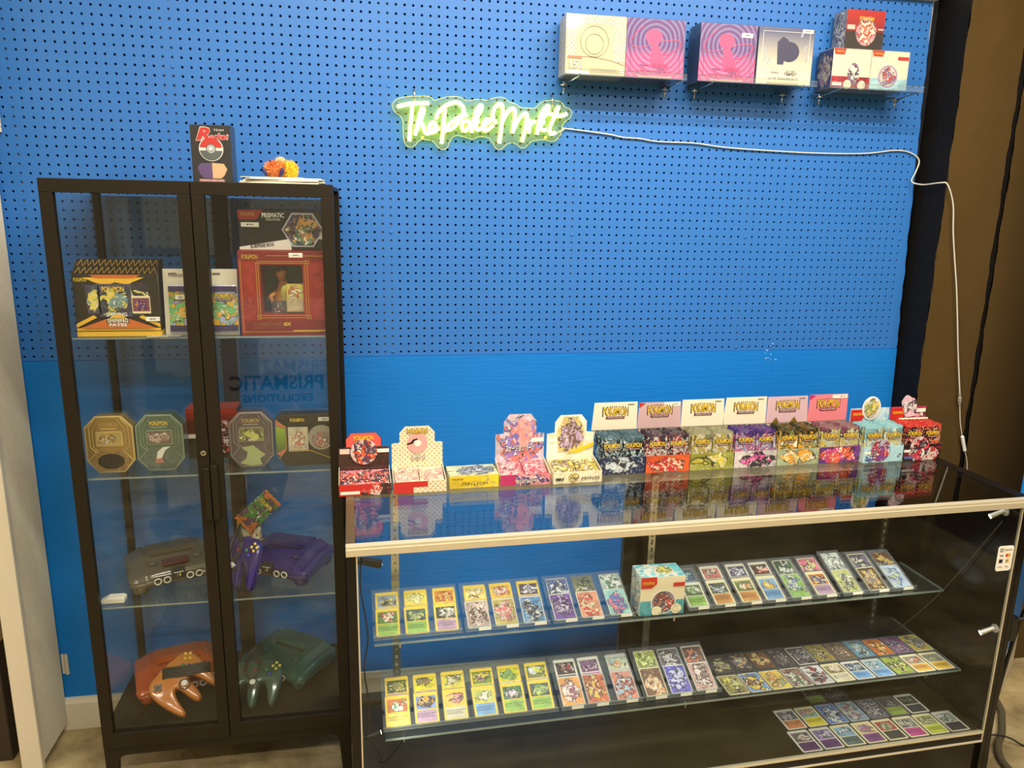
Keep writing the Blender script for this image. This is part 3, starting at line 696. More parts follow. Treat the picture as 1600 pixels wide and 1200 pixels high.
NX, NZ = 0.29, 1.98
neon = thing('neon_sign', 'glowing yellow script sign reading ThePokeMrkt on clear acrylic, hung on the pegboard', 'sign', (NX, -0.016, NZ))
NEON_W = emis('neon_core', (1.0, 0.97, 0.62), 5.5); NEON_Y = emis('neon_edge', (1.0, 0.88, 0.03), 6.0)
NACR = glass('glow_tinted_acrylic', (0.98, 0.98, 0.86), f0=0.04, haze=0.04, hcol=(0.95, 0.92, 0.25))  # yellow haze stands for the tubes' glow on the clear acrylic
def tri_fill(pts, name, m, par, y0, y1):
    cu = bpy.data.curves.new(name, 'CURVE'); cu.dimensions = '2D'; cu.fill_mode = 'BOTH'; sp = cu.splines.new('POLY')
    sp.points.add(len(pts) - 1)
    for p, (a, b) in zip(sp.points, pts): p.co = (a, b, 0, 1)
    sp.use_cyclic_u = True; cu.extrude = abs(y1 - y0) / 2
    o = bpy.data.objects.new(name, cu); COL.objects.link(o); dg = bpy.context.evaluated_depsgraph_get()
    me = bpy.data.meshes.new_from_object(o.evaluated_get(dg)); bpy.data.objects.remove(o); bpy.data.curves.remove(cu)
    for v in me.vertices: v.co = Vector((v.co.x, (y0 + y1) / 2 + v.co.z, v.co.y))
    me.materials.clear(); me.materials.append(m); me.name = name
    return link(name, me, par)
osm = smooth_path([(a - NX, b - NZ, 0) for a, b in NOUT + NOUT[:1]], 4)
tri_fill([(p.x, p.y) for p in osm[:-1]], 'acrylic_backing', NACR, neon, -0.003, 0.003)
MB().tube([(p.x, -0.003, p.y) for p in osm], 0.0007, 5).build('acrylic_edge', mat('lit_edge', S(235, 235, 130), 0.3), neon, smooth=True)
for st in NEON:
    P = smooth_path([(a - NX, -0.0065, b - NZ) for a, b in st], 5)
    o = MB().tube([(p.x, -0.0052, p.z) for p in P], 0.0056, 10).build('neon_tube', NEON_Y, neon, smooth=True)
    MB().tube([(p.x, -0.0080, p.z) for p in P], 0.0047, 10).build('neon_core', NEON_W, o, smooth=True)
for hx in (0.0768, 0.5025):
    MB().tube([(hx - NX - 0.002, 0.024, 2.078 - NZ), (hx - NX - 0.002, 0.006, 2.075 - NZ), (hx - NX, -0.001, 2.066 - NZ), (hx - NX, -0.0035, 2.048 - NZ), (hx - NX, -0.003, 2.04 - NZ)], 0.0017, 8).build('hanging_hook', CHROME, neon, smooth=True)
for (x, z) in ((0.099, 1.934), (0.483, 1.947)):
    MB().ring((x - NX, -0.0042, z - NZ), 0.003, 0.0009, 'y', 14, 6).build('screw_ring', NEON_Y, neon)
# power cable of the sign
CABW = mat('white_cable', S(216, 212, 196), 0.35)
cp = [(0.525, -0.012, 1.963), (0.545, -0.008, 1.974), (0.553, -0.006, 1.977), (0.69, -0.006, 1.965), (0.74, -0.006, 1.957), (0.797, -0.006, 1.955), (0.86, -0.006, 1.948), (0.983, -0.006, 1.947), (1.08, -0.006, 1.938), (1.198, -0.006, 1.933), (1.408, -0.006, 1.929), (1.598, -0.006, 1.933), (1.718, -0.006, 1.947), (1.78, -0.006, 1.94), (1.811, -0.010, 1.916), (1.802, -0.012, 1.877), (1.79, -0.014, 1.845), (1.808, -0.05, 1.834), (1.816, -0.12, 1.838), (1.83, -0.14, 1.832), (1.861, -0.14, 1.769), (1.878, -0.138, 1.68), (1.897, -0.138, 1.596), (1.921, -0.14, 1.49), (1.944, -0.14, 1.376), (1.968, -0.138, 1.26), (1.991, -0.14, 1.146), (2.003, -0.14, 1.09)]
sc_ = thing('sign_cable', 'white power cable running from the yellow script sign down the dark column', 'cable', (0.5, 0, 1.0))
def lc(pts): return [(x - 0.5, y, z - 1.0) for (x, y, z) in pts]
MB().tube(smooth_path(lc(cp), 5), 0.0023, 8).build('cable', CABW, sc_, smooth=True)
cp2 = [(2.0035, -0.14, 1.082), (2.01, -0.14, 1.045), (2.018, -0.142, 1.0), (2.036, -0.14, 0.95)]
MB().tube(smooth_path(lc(cp2), 4), 0.0016, 8).build('cable', CABW, sc_, smooth=True)
cp3 = [(2.056, -0.14, 0.895), (2.079, -0.14, 0.817), (2.085, -0.14, 0.6), (2.07, -0.16, 0.3), (2.05, -0.2, 0.02)]
MB().tube(smooth_path(lc(cp3), 4), 0.0014, 8).build('cable', CABW, sc_, smooth=True)
MB().tube(lc([(1.9975, -0.14, 1.115), (2.0, -0.14, 1.10), (2.0005, -0.14, 1.098), (2.002, -0.14, 1.086), (2.004, -0.14, 1.07)]), [0.004, 0.0045, 0.0062, 0.0062, 0.0035], 12).build('connector', mat('clear_grey', S(150, 145, 130), 0.25, coat=0.5), sc_)
MB().tube(lc([(2.035, -0.14, 0.955), (2.036, -0.14, 0.951), (2.055, -0.14, 0.897), (2.056, -0.14, 0.893)]), [0.003, 0.006, 0.006, 0.003], 12).build('inline_switch', mat('switch_white', S(240, 238, 228), 0.4), sc_)

# ================================================================== WALL LEDGES WITH BOXES
def ledge(x0, x1, px, label):
    t = thing('wall_ledge', label, 'shelf', ((x0 + x1) / 2, 0, 2.118), 0, 'clear ledges on the pegboard'); c = (x0 + x1) / 2
    MB().box(x0 - c, x1 - c, -0.125, -0.002, 0, 0.004).box(x0 - c, x1 - c, -0.128, -0.125, 0, 0.016).build('acrylic_plate', ACRY, t)
    MB().box(x0 - c, x1 - c, -0.1288, -0.1278, 0.015, 0.0165).box(x0 - c, x1 - c, -0.1288, -0.1278, 0.0, 0.0012).build('plate_edge', EDGEG, t)
    for x in px:
        m2 = MB().cyl((x - c, -0.05, -0.020), (x - c, -0.05, -0.017), 0.0135, n=18).cyl((x - c, -0.05, -0.042), (x - c, -0.05, -0.018), 0.0026, n=10)
        m2.tube([(x - c, 0.02, -0.006), (x - c, -0.02, -0.006), (x - c, -0.05, -0.010), (x - c, -0.05, -0.018)], 0.0026, 8)
        m2.tube([(x - c, -0.05, -0.017), (x - c + 0.02, -0.09, -0.006), (x - c + 0.03, -0.118, -0.001), (x - c + 0.03, -0.124, 0.004)], 0.0024, 8)
        m2.build('support_peg', CHROME, t, smooth=True)
    return t
ledge(0.515, 0.895, (0.530, 0.856), 'clear ledge on the pegboard under the beige and pink boxes, nearest the glowing sign')
ledge(0.935, 1.328, (0.955, 1.255), 'clear ledge on the pegboard under the purple and silver boxes, middle of three')
ledge(1.374, 1.706, (1.366 + 0.02, 1.66), 'clear ledge on the pegboard with three small card boxes, nearest the dark column')
WRAP = glass('shrink_wrap', (0.98, 0.98, 0.98), f0=0.045, rough=0.08, haze=0.02, hcol=(1, 1, 1))
def carton(name, label, loc, w, d, h, body, cat='box', group=None, rotz=0.0, wrap=True, bev=0.001):
    """printed carton standing with its front at local y=0, base at z=0, x centred"""
    t = thing(name, label, cat, loc, rotz, group)
    MB().box(-w / 2, w / 2, 0, d, 0, h).build('carton', body, t, bevel=bev)
    if wrap: MB().box(-w / 2 - 0.0012, w / 2 + 0.0012, -0.0022, d + 0.001, 0.0002, h + 0.0012).build('plastic_wrap', WRAP, t)
    return t
LZ = 2.1225
MAUVE = S(120, 70, 135); PINKHOT = S(243, 84, 134)
E_W, E_H, E_D = 0.186, 0.168, 0.085
t = carton('collector_box', 'beige wrapped box numbered 151 with a dotted border, left box on the first ledge', (0.6125, -0.1, LZ), E_W, E_D, E_H, mat('beige_carton', S(226, 206, 160), 0.45, var=0.02), group='large boxes on the pegboard ledges')
DOTS = dots_mat('dotted_print', S(240, 226, 188), S(196, 150, 96), 105, 0.27)
panel(t, 'dotted_border', 0.055, 0.091, 0.04, 0.165, -0.0006, DOTS); panel(t, 'dotted_border', -0.091, 0.091, 0.143, 0.166, -0.0005, DOTS); panel(t, 'dotted_border', -0.091, -0.06, 0.05, 0.165, -0.0006, DOTS)
MB().ring((-0.005, -0.001, 0.095), 0.043, 0.0006, 'y', 40, 4).build('round_outline', GREYINK, t); MB().ring((-0.005, -0.001, 0.088), 0.028, 0.0006, 'y', 36, 4).build('round_outline', GREYINK, t)
MB().tube(smooth_path([(-0.088, -0.001, 0.047), (-0.03, -0.001, 0.052), (0.04, -0.001, 0.045), (0.09, -0.001, 0.032)]), 0.0005, 4).build('curved_line', GREYINK, t)
text(t, '151', 0.036, 0.024, (-0.062, -0.0014, 0.030), mat('silver_print', S(215, 210, 200), 0.3, 0.3), bold=0.03); text(t, '151', 0.038, 0.0255, (-0.062, -0.0010, 0.0295), GREYINK, bold=0.05)
panel(t, 'red_seal', -0.086, -0.042, 0.046, 0.053, -0.001, mat('faded_red', S(214, 130, 100), 0.5))
panel(t, 'title_bar', -0.022, 0.075, 0.010, 0.022, -0.001, mat('beige_bar', S(212, 192, 146), 0.5)); text(t, 'ELITE TRAINER BOX', 0.078, 0.0065, (0.026, -0.002, 0.016), GREYINK)
MB().cyl((0.082, -0.0016, 0.016), (0.082, -0.0004, 0.016), 0.0055, n=18).build('round_mark', TAGW, t)
panel(t, 'price_strip', -0.088, -0.018, 0.002, 0.012, -0.0012, TAGW)
ETBP = grad_mat('swirl_print', S(236, 84, 136), S(112, 62, 126), 0.045 - 0.084, 0.09 - 0.084, 2, ((0.0, 0.02), 22, S(140, 150, 196)))
ETBS = mat('plum_carton', S(110, 62, 128), 0.4); NAVYC = mat('navy_carton', S(30, 44, 84), 0.4, var=0.2, scale=40)
def swirl_box(x, label, side, tagged):
    t = carton('collector_box', label, (x, -0.1, LZ), E_W, E_D, E_H, side, group='large boxes on the pegboard ledges')
    panel(t, 'swirl_panel', -0.0925, 0.0925, 0.0, 0.1675, -0.0004, ETBP)
    PK = mat('hot_pink', PINKHOT, 0.45, var=0.03)
    m2 = MB(); N_ = 28
    m2.prism([(-0.006 + 0.026 * cos(2 * pi * k / N_), 0.118 + 0.022 * sin(2 * pi * k / N_)) for k in range(N_)], -0.0012, -0.0006)
    m2.prism([(-0.012, 0.095), (0.008, 0.095), (0.030, 0.052), (0.026, 0.036), (-0.014, 0.036), (-0.016, 0.06)], -0.00125, -0.0006)
    m2.build('pink_shape', PK, t)
    MB().tube(smooth_path([(-0.04, -0.001, 0.148), (-0.07, -0.001, 0.12), (-0.078, -0.001, 0.098), (-0.06, -0.001, 0.086), (-0.02, -0.001, 0.094), (0.03, -0.001, 0.108), (0.07, -0.001, 0.112), (0.08, -0.001, 0.098), (0.06, -0.001, 0.08), (0.026, -0.001, 0.066)]), 0.0013, 5).build('pink_loop', PK, t)
    text(t, 'FUSION', 0.048, 0.013, (0.018, -0.0014, 0.0365), mat('plum_ink', S(92, 40, 100), 0.4), bold=0.06); text(t, 'FUSION', 0.045, 0.011, (0.018, -0.0019, 0.0365), PK, bold=0.01)
    text(t, 'STRIKE', 0.026, 0.0045, (0.018, -0.0016, 0.0265), mat('plum_ink', (0, 0, 0)))
    text(t, 'POKéMON', 0.026, 0.006, (-0.034, -0.0014, 0.036), mat('plum_ink', (0, 0, 0)))
    panel(t, 'title_bar', -0.064, 0.06, 0.012, 0.0235, -0.001, mat('pink_bar', S(238, 98, 140), 0.5)); text(t, 'ELITE TRAINER BOX', 0.112, 0.0085, (-0.002, -0.002, 0.0178), mat('plum_ink', (0, 0, 0)))
    for s_ in (-1, 1): panel(t, 'rule_line', *(sorted((s_ * 0.063, s_ * 0.091))), 0.0172, 0.0184, -0.001, mat('plum_ink', (0, 0, 0)))
    panel(t, 'frame_line', -0.0785, -0.0777, 0.018, 0.14, -0.001, mat('plum_ink', (0, 0, 0))); panel(t, 'frame_line', 0.0777, 0.0785, 0.018, 0.14, -0.001, mat('plum_ink', (0, 0, 0)))
    panel(t, 'label_strip', -0.052, 0.056, 0.002, 0.0065, -0.001, mat('buff_strip', S(214, 180, 150), 0.5))
    if tagged: price_tag(t, 0.06, 0.138, -0.0012, 0.037, 0.013, '$149.99')
    return t
swirl_box(0.799, 'purple and pink swirl box without a price label, right of the beige dotted box', ETBS, False)
swirl_box(1.0335, 'purple and pink swirl box with a white price label, left box on the middle ledge', NAVYC, True)
SIL = grad_mat('frost_print', S(244, 232, 196), S(96, 100, 132), 0.035 - 0.084, 0.155 - 0.084)
t = carton('collector_box', 'silver to cream box with a dark blue motif, right box on the middle ledge', (1.2255, -0.1, LZ), E_W, E_D, E_H, mat('frost_side', S(92, 110, 150), 0.4), group='large boxes on the pegboard ledges')
panel(t, 'frost_panel', -0.0925, 0.0925, 0.0, 0.1675, -0.0004, SIL)
DKM = mat('slate_print', S(66, 64, 92), 0.45)
m2 = MB().prism([(0.012 + 0.034 * cos(k * pi / 12), 0.098 + 0.03 * sin(k * pi / 12)) for k in range(24)], -0.0012, -0.0005)
m2.prism([(-0.03, 0.125), (-0.012, 0.142), (0.008, 0.132), (-0.005, 0.06), (-0.026, 0.06)], -0.00125, -0.0005).build('slate_shape', DKM, t)
for k in range(6):
    x = (-0.076, 0.062, -0.07, 0.07, 0.05, -0.058)[k]; z = (0.09, 0.1, 0.07, 0.072, 0.145, 0.06)[k]
    MB().prism([(x - 0.004, z), (x + 0.006, z + 0.022), (x + 0.010, z + 0.018), (x + 0.002, z - 0.004)], -0.0012, -0.0005).build('crystal_shape', mat('crystal_grey', S(176, 184, 190), 0.4), t)
panel(t, 'frame_line', -0.078, 0.078, 0.155, 0.1562, -0.0009, WHITE); panel(t, 'frame_line', -0.0792, -0.078, 0.05, 0.1562, -0.0009, WHITE); panel(t, 'frame_line', 0.078, 0.0792, 0.05, 0.1562, -0.0009, WHITE)
text(t, 'POKéMON', 0.026, 0.006, (-0.032, -0.0014, 0.036), DKM); text(t, 'SILVER', 0.03, 0.0065, (0.022, -0.0014, 0.041), DKM); text(t, 'TEMPEST', 0.044, 0.009, (0.022, -0.0014, 0.0325), DKM, bold=0.02)
text(t, 'ELITE TRAINER BOX', 0.1, 0.007, (0, -0.0014, 0.0185), DKM)
panel(t, 'label_strip', -0.056, 0.052, 0.002, 0.009, -0.001, mat('beige_bar', (0, 0, 0)))
price_tag(t, 0.07, 0.16, -0.0012, 0.037, 0.011, '$79.99')
# three small display boxes on the right ledge
MAGP = mat('white_carton', S(240, 228, 196), 0.4, var=0.02)
SIDEA = S(48, 58, 110), S(150, 110, 120), S(200, 190, 160)
def small_box(x, label, lower, l3, motif, tagc):
    t = carton('booster_box', label, (x, -0.1, LZ), 0.134, 0.085, 0.1185, MAGP, group='small boxes on the right pegboard ledge')
    MB().box(-0.0678, -0.067, 0.0, 0.084, 0.001, 0.118).build('side_print', ART, t, c=SIDEA, s=0.8)
    panel(t, 'lower_print', -0.0665, 0.0665, 0.0, 0.036, -0.0004, SOFT, lower, 0.8)
    MB().prism([(-0.066, 0.118), (-0.024, 0.118), (-0.029, 0.101), (-0.062, 0.101)], -0.001, -0.0004).build('red_tab', REDP, t)
    text(t, 'POKéMON', 0.028, 0.0065, (-0.045, -0.0015, 0.109), YEL, arch=0.1)
    return t
t = small_box(1.4575, 'cream small card box with red and black lower band on the right ledge', (S(150, 40, 50), S(60, 40, 46), S(214, 60, 60)), 0, 0, 0)
MB().prism([(0.008 + 0.02 * cos(k * pi / 9), 0.045 + 0.033 * sin(k * pi / 9)) for k in range(18)], -0.0011, -0.0006).build('motif_print', ART, t, c=(S(150, 110, 150), S(60, 40, 60), S(240, 225, 200)), s=1.2)
for x in (-0.01, 0.04): MB().cyl((x, -0.0014, 0.012), (x, -0.0006, 0.012), 0.014, n=20).build('round_print', SOFT, t, c=(S(236, 220, 180), S(210, 180, 140), S(250, 240, 220)), s=1.0)
panel(t, 'age_label', -0.063, -0.03, 0.008, 0.018, -0.0011, TAGW)
t = small_box(1.5925, 'cream small card box with pale blue lower band on the right ledge', (S(168, 208, 214), S(226, 226, 196), S(140, 190, 200)), 0, 0, 0)
MB().cyl((-0.004, -0.0012, 0.042), (-0.004, -0.0004, 0.042), 0.034, n=32).build('round_frame', mat('lilac_print', S(170, 140, 180), 0.4), t); MB().cyl((-0.004, -0.0016, 0.042), (-0.004, -0.0011, 0.042), 0.030, n=32).build('round_picture', ART, t, c=(S(210, 200, 190), S(140, 120, 150), S(200, 60, 50)), s=1.0)
panel(t, 'red_strip', 0.026, 0.064, 0.093, 0.103, -0.0009, REDP)
t = carton('booster_box', 'red and black upright card box standing on top of the two cream boxes', (1.4995, -0.085, LZ + 0.1198), 0.134, 0.07, 0.118, BLACK, group='small boxes on the right pegboard ledge')
MB().box(-0.0678, -0.067, 0.0, 0.069, 0.001, 0.1175).build('side_print', ART, t, c=(S(120, 120, 130), S(200, 190, 180), S(60, 60, 90)), s=1.0)
panel(t, 'front_print', -0.0665, 0.0665, 0.055, 0.1178, -0.0004, grad_mat('red_fade', S(150, 36, 28), S(196, 40, 34), -0.03, 0.03)); panel(t, 'front_print', -0.0665, 0.0665, 0.0, 0.055, -0.0004, mat('soot_print', S(52, 42, 34), 0.4))
MB().prism([(0.004 + 0.036 * cos(k * pi / 10), 0.055 + 0.042 * sin(k * pi / 10)) for k in range(20)], -0.0011, -0.0005).build('centre_print', ART, t, c=(S(226, 170, 180), S(220, 80, 40), S(250, 220, 200)), s=0.9)
text(t, 'POKéMON', 0.05, 0.011, (0.002, -0.0017, 0.093), YEL, bold=0.01, arch=0.12)
panel(t, 'white_label', -0.063, -0.036, 0.06, 0.073, -0.0009, mat('pink_label', S(240, 200, 184), 0.5)); panel(t, 'white_label', 0.045, 0.064, 0.062, 0.065, -0.0009, TAGW)

# ================================================================== COUNTER TOP: opened booster displays
def pack_mesh(name, w, h, d, m):
    nx, nz = 8, 12; mb = MB()
    for side in (-1, 1):
        b = len(mb.v)
        for j in range(nz + 1):
            v = j / nz
            cr = min(1, min(v, 1 - v) / 0.09); zz = v * h
            for i in range(nx + 1):
                u = i / nx; e = min(1, min(u, 1 - u) / 0.18)
                th_ = d / 2 * (0.10 + 0.90 * (cr ** 0.6) * (e ** 0.5))
                zj = zz + (0.0012 * (1 if i % 2 else -1) if j in (0, nz) else 0)
                mb.v.append(((u - 0.5) * w * (1 - 0.012 * (1 - cr)), side * th_, zj))
        for j in range(nz):
            for i in range(nx):
                a = b + j * (nx + 1) + i; q = (a, a + 1, a + nx + 2, a + nx + 1)
                mb.f.append(q if side < 0 else q[::-1])
    return mb.mesh(name, m, True)
PW, PH = 0.0655, 0.112
PACK = pack_mesh('booster_pack', PW, PH, 0.0048, FOIL)
ORD = ['first', 'second', 'third', 'fourth', 'fifth', 'sixth', 'seventh', 'eighth', 'ninth', 'tenth', 'eleventh', 'twelfth', 'thirteenth', 'fourteenth', 'fifteenth', 'sixteenth', 'seventeenth', 'eighteenth']
LIDC = mat('lid_cream', S(240, 228, 200), 0.5, var=0.03); LIDM = mat('lid_mauve', S(206, 172, 170), 0.5, var=0.05); LIDL = mat('lid_lilac', S(216, 180, 186), 0.5, var=0.05); LIDP = mat('lid_pink', S(232, 130, 138), 0.5, var=0.05)
CARD_IN = mat('carton_inside', S(196, 186, 160), 0.6)
DISP = [  # a0, a1, lid material, lid words, pack colours, pack words, tray colours
    (0.690, 0.828, LIDC, 'cream lid', (S(62, 86, 96), S(24, 34, 44), S(150, 176, 182)), 'teal and silver', (S(36, 44, 78), S(196, 206, 214), S(60, 60, 70))),
    (0.830, 0.967, LIDM, 'mauve lid with red corner', (S(44, 42, 52), S(150, 36, 40), S(196, 190, 186)), 'black and red', (S(214, 92, 42), S(196, 50, 54), S(240, 190, 150))),
    (0.968, 1.108, LIDC, 'cream lid leaning left', (S(120, 118, 92), S(206, 200, 170), S(170, 150, 60)), 'white and olive', (S(150, 150, 60), S(226, 214, 160), S(206, 190, 60))),
    (1.109, 1.249, LIDC, 'cream lid by the lilac one', (S(58, 44, 98), S(150, 144, 170), S(200, 90, 140)), 'purple and white', (S(206, 196, 192), S(60, 54, 60), S(214, 90, 150))),
    (1.250, 1.391, LIDL, 'lilac lid', (S(44, 42, 34), S(120, 124, 70), S(226, 160, 40)), 'black and yellow', (S(150, 160, 130), S(222, 206, 140), S(236, 160, 50))),
    (1.393, 1.530, LIDP, 'salmon pink lid', (S(110, 60, 84), S(196, 200, 170), S(210, 180, 70)), 'green and magenta', (S(96, 50, 130), S(206, 66, 130), S(220, 90, 60))),
    (1.531, 1.672, None, 'pale blue header with round badge', (S(120, 170, 180), S(196, 214, 206), S(206, 190, 100)), 'pale teal', (S(178, 214, 222), S(150, 200, 214), S(220, 236, 232))),
    (1.675, 1.806, None, 'red and pink header', (S(186, 52, 44), S(40, 26, 30), S(226, 120, 90)), 'red and black', (S(30, 24, 26), S(208, 50, 66), S(236, 210, 196))),
]
CFR = 0.362
DG = 'opened booster displays along the counter top'
for di, (a0, a1, lid, lidw, pc, pw, tc_) in enumerate(DISP):
    ac = (a0 + a1) / 2; w = a1 - a0; fr = CFR if di < 6 else 0.345; D_ = 0.085
    t = thing('booster_display', '%s display, %s, %s of eight on the counter' % (pw, lidw, ORD[di]), 'box', K(ac, fr, ZT), TH, DG)
    hb = 0.052
    panel(t, 'front_panel', -w / 2 + 0.0008, w / 2 - 0.0008, 0.0006, hb, 0.001, ART, tc_, 0.62, 0.0012)
    MB().box(-w / 2 + 0.0008, w / 2 - 0.0008, 0.001, D_, 0.0005, 0.0015).build('base_panel', CARD_IN, t)
    for s_ in (-1, 1):
        x = s_ * (w / 2 - 0.0014)
        MB().prism([(0.001, 0.0015), (D_, 0.0015), (D_, 0.11), (D_ - 0.02, 0.105), (0.02, hb + 0.012), (0.001, hb)], x - 0.0006, x + 0.0006, 'x').build('side_panel', ART, t, c=(pc[1], tc_[0], pc[2]), s=0.8)
    MB().box(-w / 2 + 0.0008, w / 2 - 0.0008, D_ - 0.001, D_, 0.0015, 0.122).build('back_panel', CARD_IN, t)
    if lid:
        # lid flap, slightly bowed, folded up at the back
        lean = (-0.001, 0.0, 0.001, -0.001, 0.001, 0.0)[di]; mb = MB(); zz = (0.108, 0.15, 0.195)
        top = 0.195 + (0.0, -0.004, 0.0, 0.002, 0.0, 0.002)[di]
        mb.prism([(-w / 2 - 0.001 + lean * 2, 0.112), (w / 2 + 0.001 + lean, 0.112), (w / 2 - 0.002 - lean, top), (-w / 2 + 0.003 - lean, top)], D_ - 0.0025, D_ - 0.0012)
        mb.build('lid_flap', lid, t)
        logo(t, 0.076, 0.025, (0.0, D_ - 0.0034, 0.167), caption=True)
        panel(t, 'small_print', 0.038, 0.058, top - 0.009, top - 0.006, D_ - 0.0026, GREYINK)
        if di in (1, 5):
            MB().prism([(-w / 2 + 0.003, top), (-w / 2 + 0.022, top - 0.002), (-w / 2 + 0.014, top - 0.008), (-w / 2 + 0.003, top - 0.016)], D_ - 0.0034, D_ - 0.0026).build('corner_print', REDP if di == 1 else mat('magenta_print', S(200, 40, 110), 0.4), t)
            panel(t, 'price_tag', 0.012, 0.064, top - 0.013, top - 0.002, D_ - 0.0026, TAGW)
        if di == 4:
            for s_ in (-0.05, 0.012):
                MB().prism([(s_, 0.113), (s_ + 0.024, 0.113), (s_ + 0.013, 0.130)], D_ - 0.006, D_ - 0.004).build('torn_corner', mat('olive_foil', S(140, 116, 50), 0.35, 0.3), t)
    else:
        hp = ART if di == 7 else SOFT
        MB().box(-w / 2 + 0.001, w / 2 - 0.001, D_ - 0.002, D_ - 0.001, 0.11, 0.152).build('header_panel', hp, t, c=((S(196, 222, 230), S(230, 236, 230), S(160, 206, 220)) if di == 6 else (S(190, 60, 90), S(90, 30, 50), S(226, 150, 160))), s=0.5)
        MB().prism([(-w / 2 + 0.003, 0.148), (-w / 2 + 0.046, 0.148), (-w / 2 + 0.052, 0.128), (-w / 2 + 0.042, 0.112), (-w / 2 + 0.003, 0.112)], D_ - 0.004, D_ - 0.002).build('red_tab', REDP, t)
        text(t, 'POKéMON', 0.034, 0.009, (-w / 2 + 0.026, D_ - 0.0045, 0.133), YEL, arch=0.1)
        if di == 6:
            MB().prism([(0.002 + 0.033 * cos(k * pi / 14), 0.152 + 0.038 * sin(k * pi / 14)) for k in range(28)], D_ - 0.0045, D_ - 0.003).build('round_badge', WHITE, t)
            MB().prism([(0.002 + 0.028 * cos(k * pi / 14), 0.152 + 0.033 * sin(k * pi / 14)) for k in range(28)], D_ - 0.0052, D_ - 0.0045).build('badge_picture', ART, t, c=(S(226, 206, 196), S(150, 170, 90), S(230, 200, 90)), s=0.8)
        else:
            MB().prism(smooth_path([(-0.022, 0.145, 0), (-0.03, 0.168, 0), (-0.014, 0.190, 0), (0.004, 0.182, 0), (0.018, 0.176, 0), (0.026, 0.155, 0), (0.028, 0.125, 0), (-0.01, 0.12, 0), (-0.022, 0.145, 0)], 3)[:-1] and [(q.x, q.y) for q in smooth_path([(-0.022, 0.145, 0), (-0.03, 0.168, 0), (-0.014, 0.190, 0), (0.004, 0.182, 0), (0.018, 0.176, 0), (0.026, 0.155, 0), (0.028, 0.125, 0), (-0.01, 0.12, 0), (-0.022, 0.145, 0)], 3)[:-1]], D_ - 0.0045, D_ - 0.003).build('cutout_print', ART, t, c=(S(236, 190, 200), S(90, 50, 80), S(240, 225, 220)), s=1.2)
            panel(t, 'price_tag', 0.03, 0.062, 0.133, 0.145, D_ - 0.003, TAGW)
            MB().box(-w / 2 + 0.03, w / 2 + 0.004, D_ - 0.012, D_ - 0.0045, 0.092, 0.116).build('inner_card', MAGP, t, bevel=0.003)
        MB().prism([(-0.012 + 0.034 * cos(k * pi / 14), 0.04 + 0.037 * sin(k * pi / 14)) for k in range(28) if 0.04 + 0.037 * sin(k * pi / 14) > 0.002], -0.001, 0.0).build('round_picture', ART, t, c=((S(190, 180, 196), S(130, 70, 150), S(190, 60, 60)) if di == 6 else (S(240, 225, 215), S(60, 40, 50), S(214, 60, 80))), s=0.9)
        panel(t, 'price_tag', -0.066, -0.022, 0.028, 0.036, -0.0004, TAGW); panel(t, 'age_label', -0.062, -0.032, 0.006, 0.014, -0.0004, mat('label_blue', S(90, 100, 160), 0.5))
    # the packs: two columns, seven deep, each pack on its own
    for k in range(9):
        for s_ in (0, 1):
            hs = 0.0 if k == 0 else random.uniform(-0.006, 0.010)
            yb = fr + 0.0062 + k * 0.0072
            o = link('booster_pack', PACK, None, loc=K(ac + (s_ - 0.5) * (w - 0.004) * 0.49 + random.uniform(-0.001, 0.001), yb, ZT + 0.0020), rot=(radians(-1.6 - random.uniform(0, 0.7)), radians(random.uniform(-1.2, 1.2)), TH + radians(random.uniform(-1, 1))), c=pc if (k % 3) else (pc[0], pc[2], pc[1]), s=1.0, scale=(0.97, 1, 1.0 + hs))
            if k == 0:
                side = 'left' if s_ == 0 else 'right'
                tag(o, '%s foil booster pack, %s of the front pair in the %s display' % (pw, side, ORD[di]), 'card pack', 'front booster packs on the counter')
                logo(o, 0.048, 0.014, (0.0, -0.0036, 0.083), caption=True)
            else:
                tag(o, '%s foil pack, %s column, %s row back in the %s display' % (pw, 'left' if s_ == 0 else 'right', ORD[k], ORD[di]), 'card pack', 'rear packs of the %s booster display' % ORD[di])

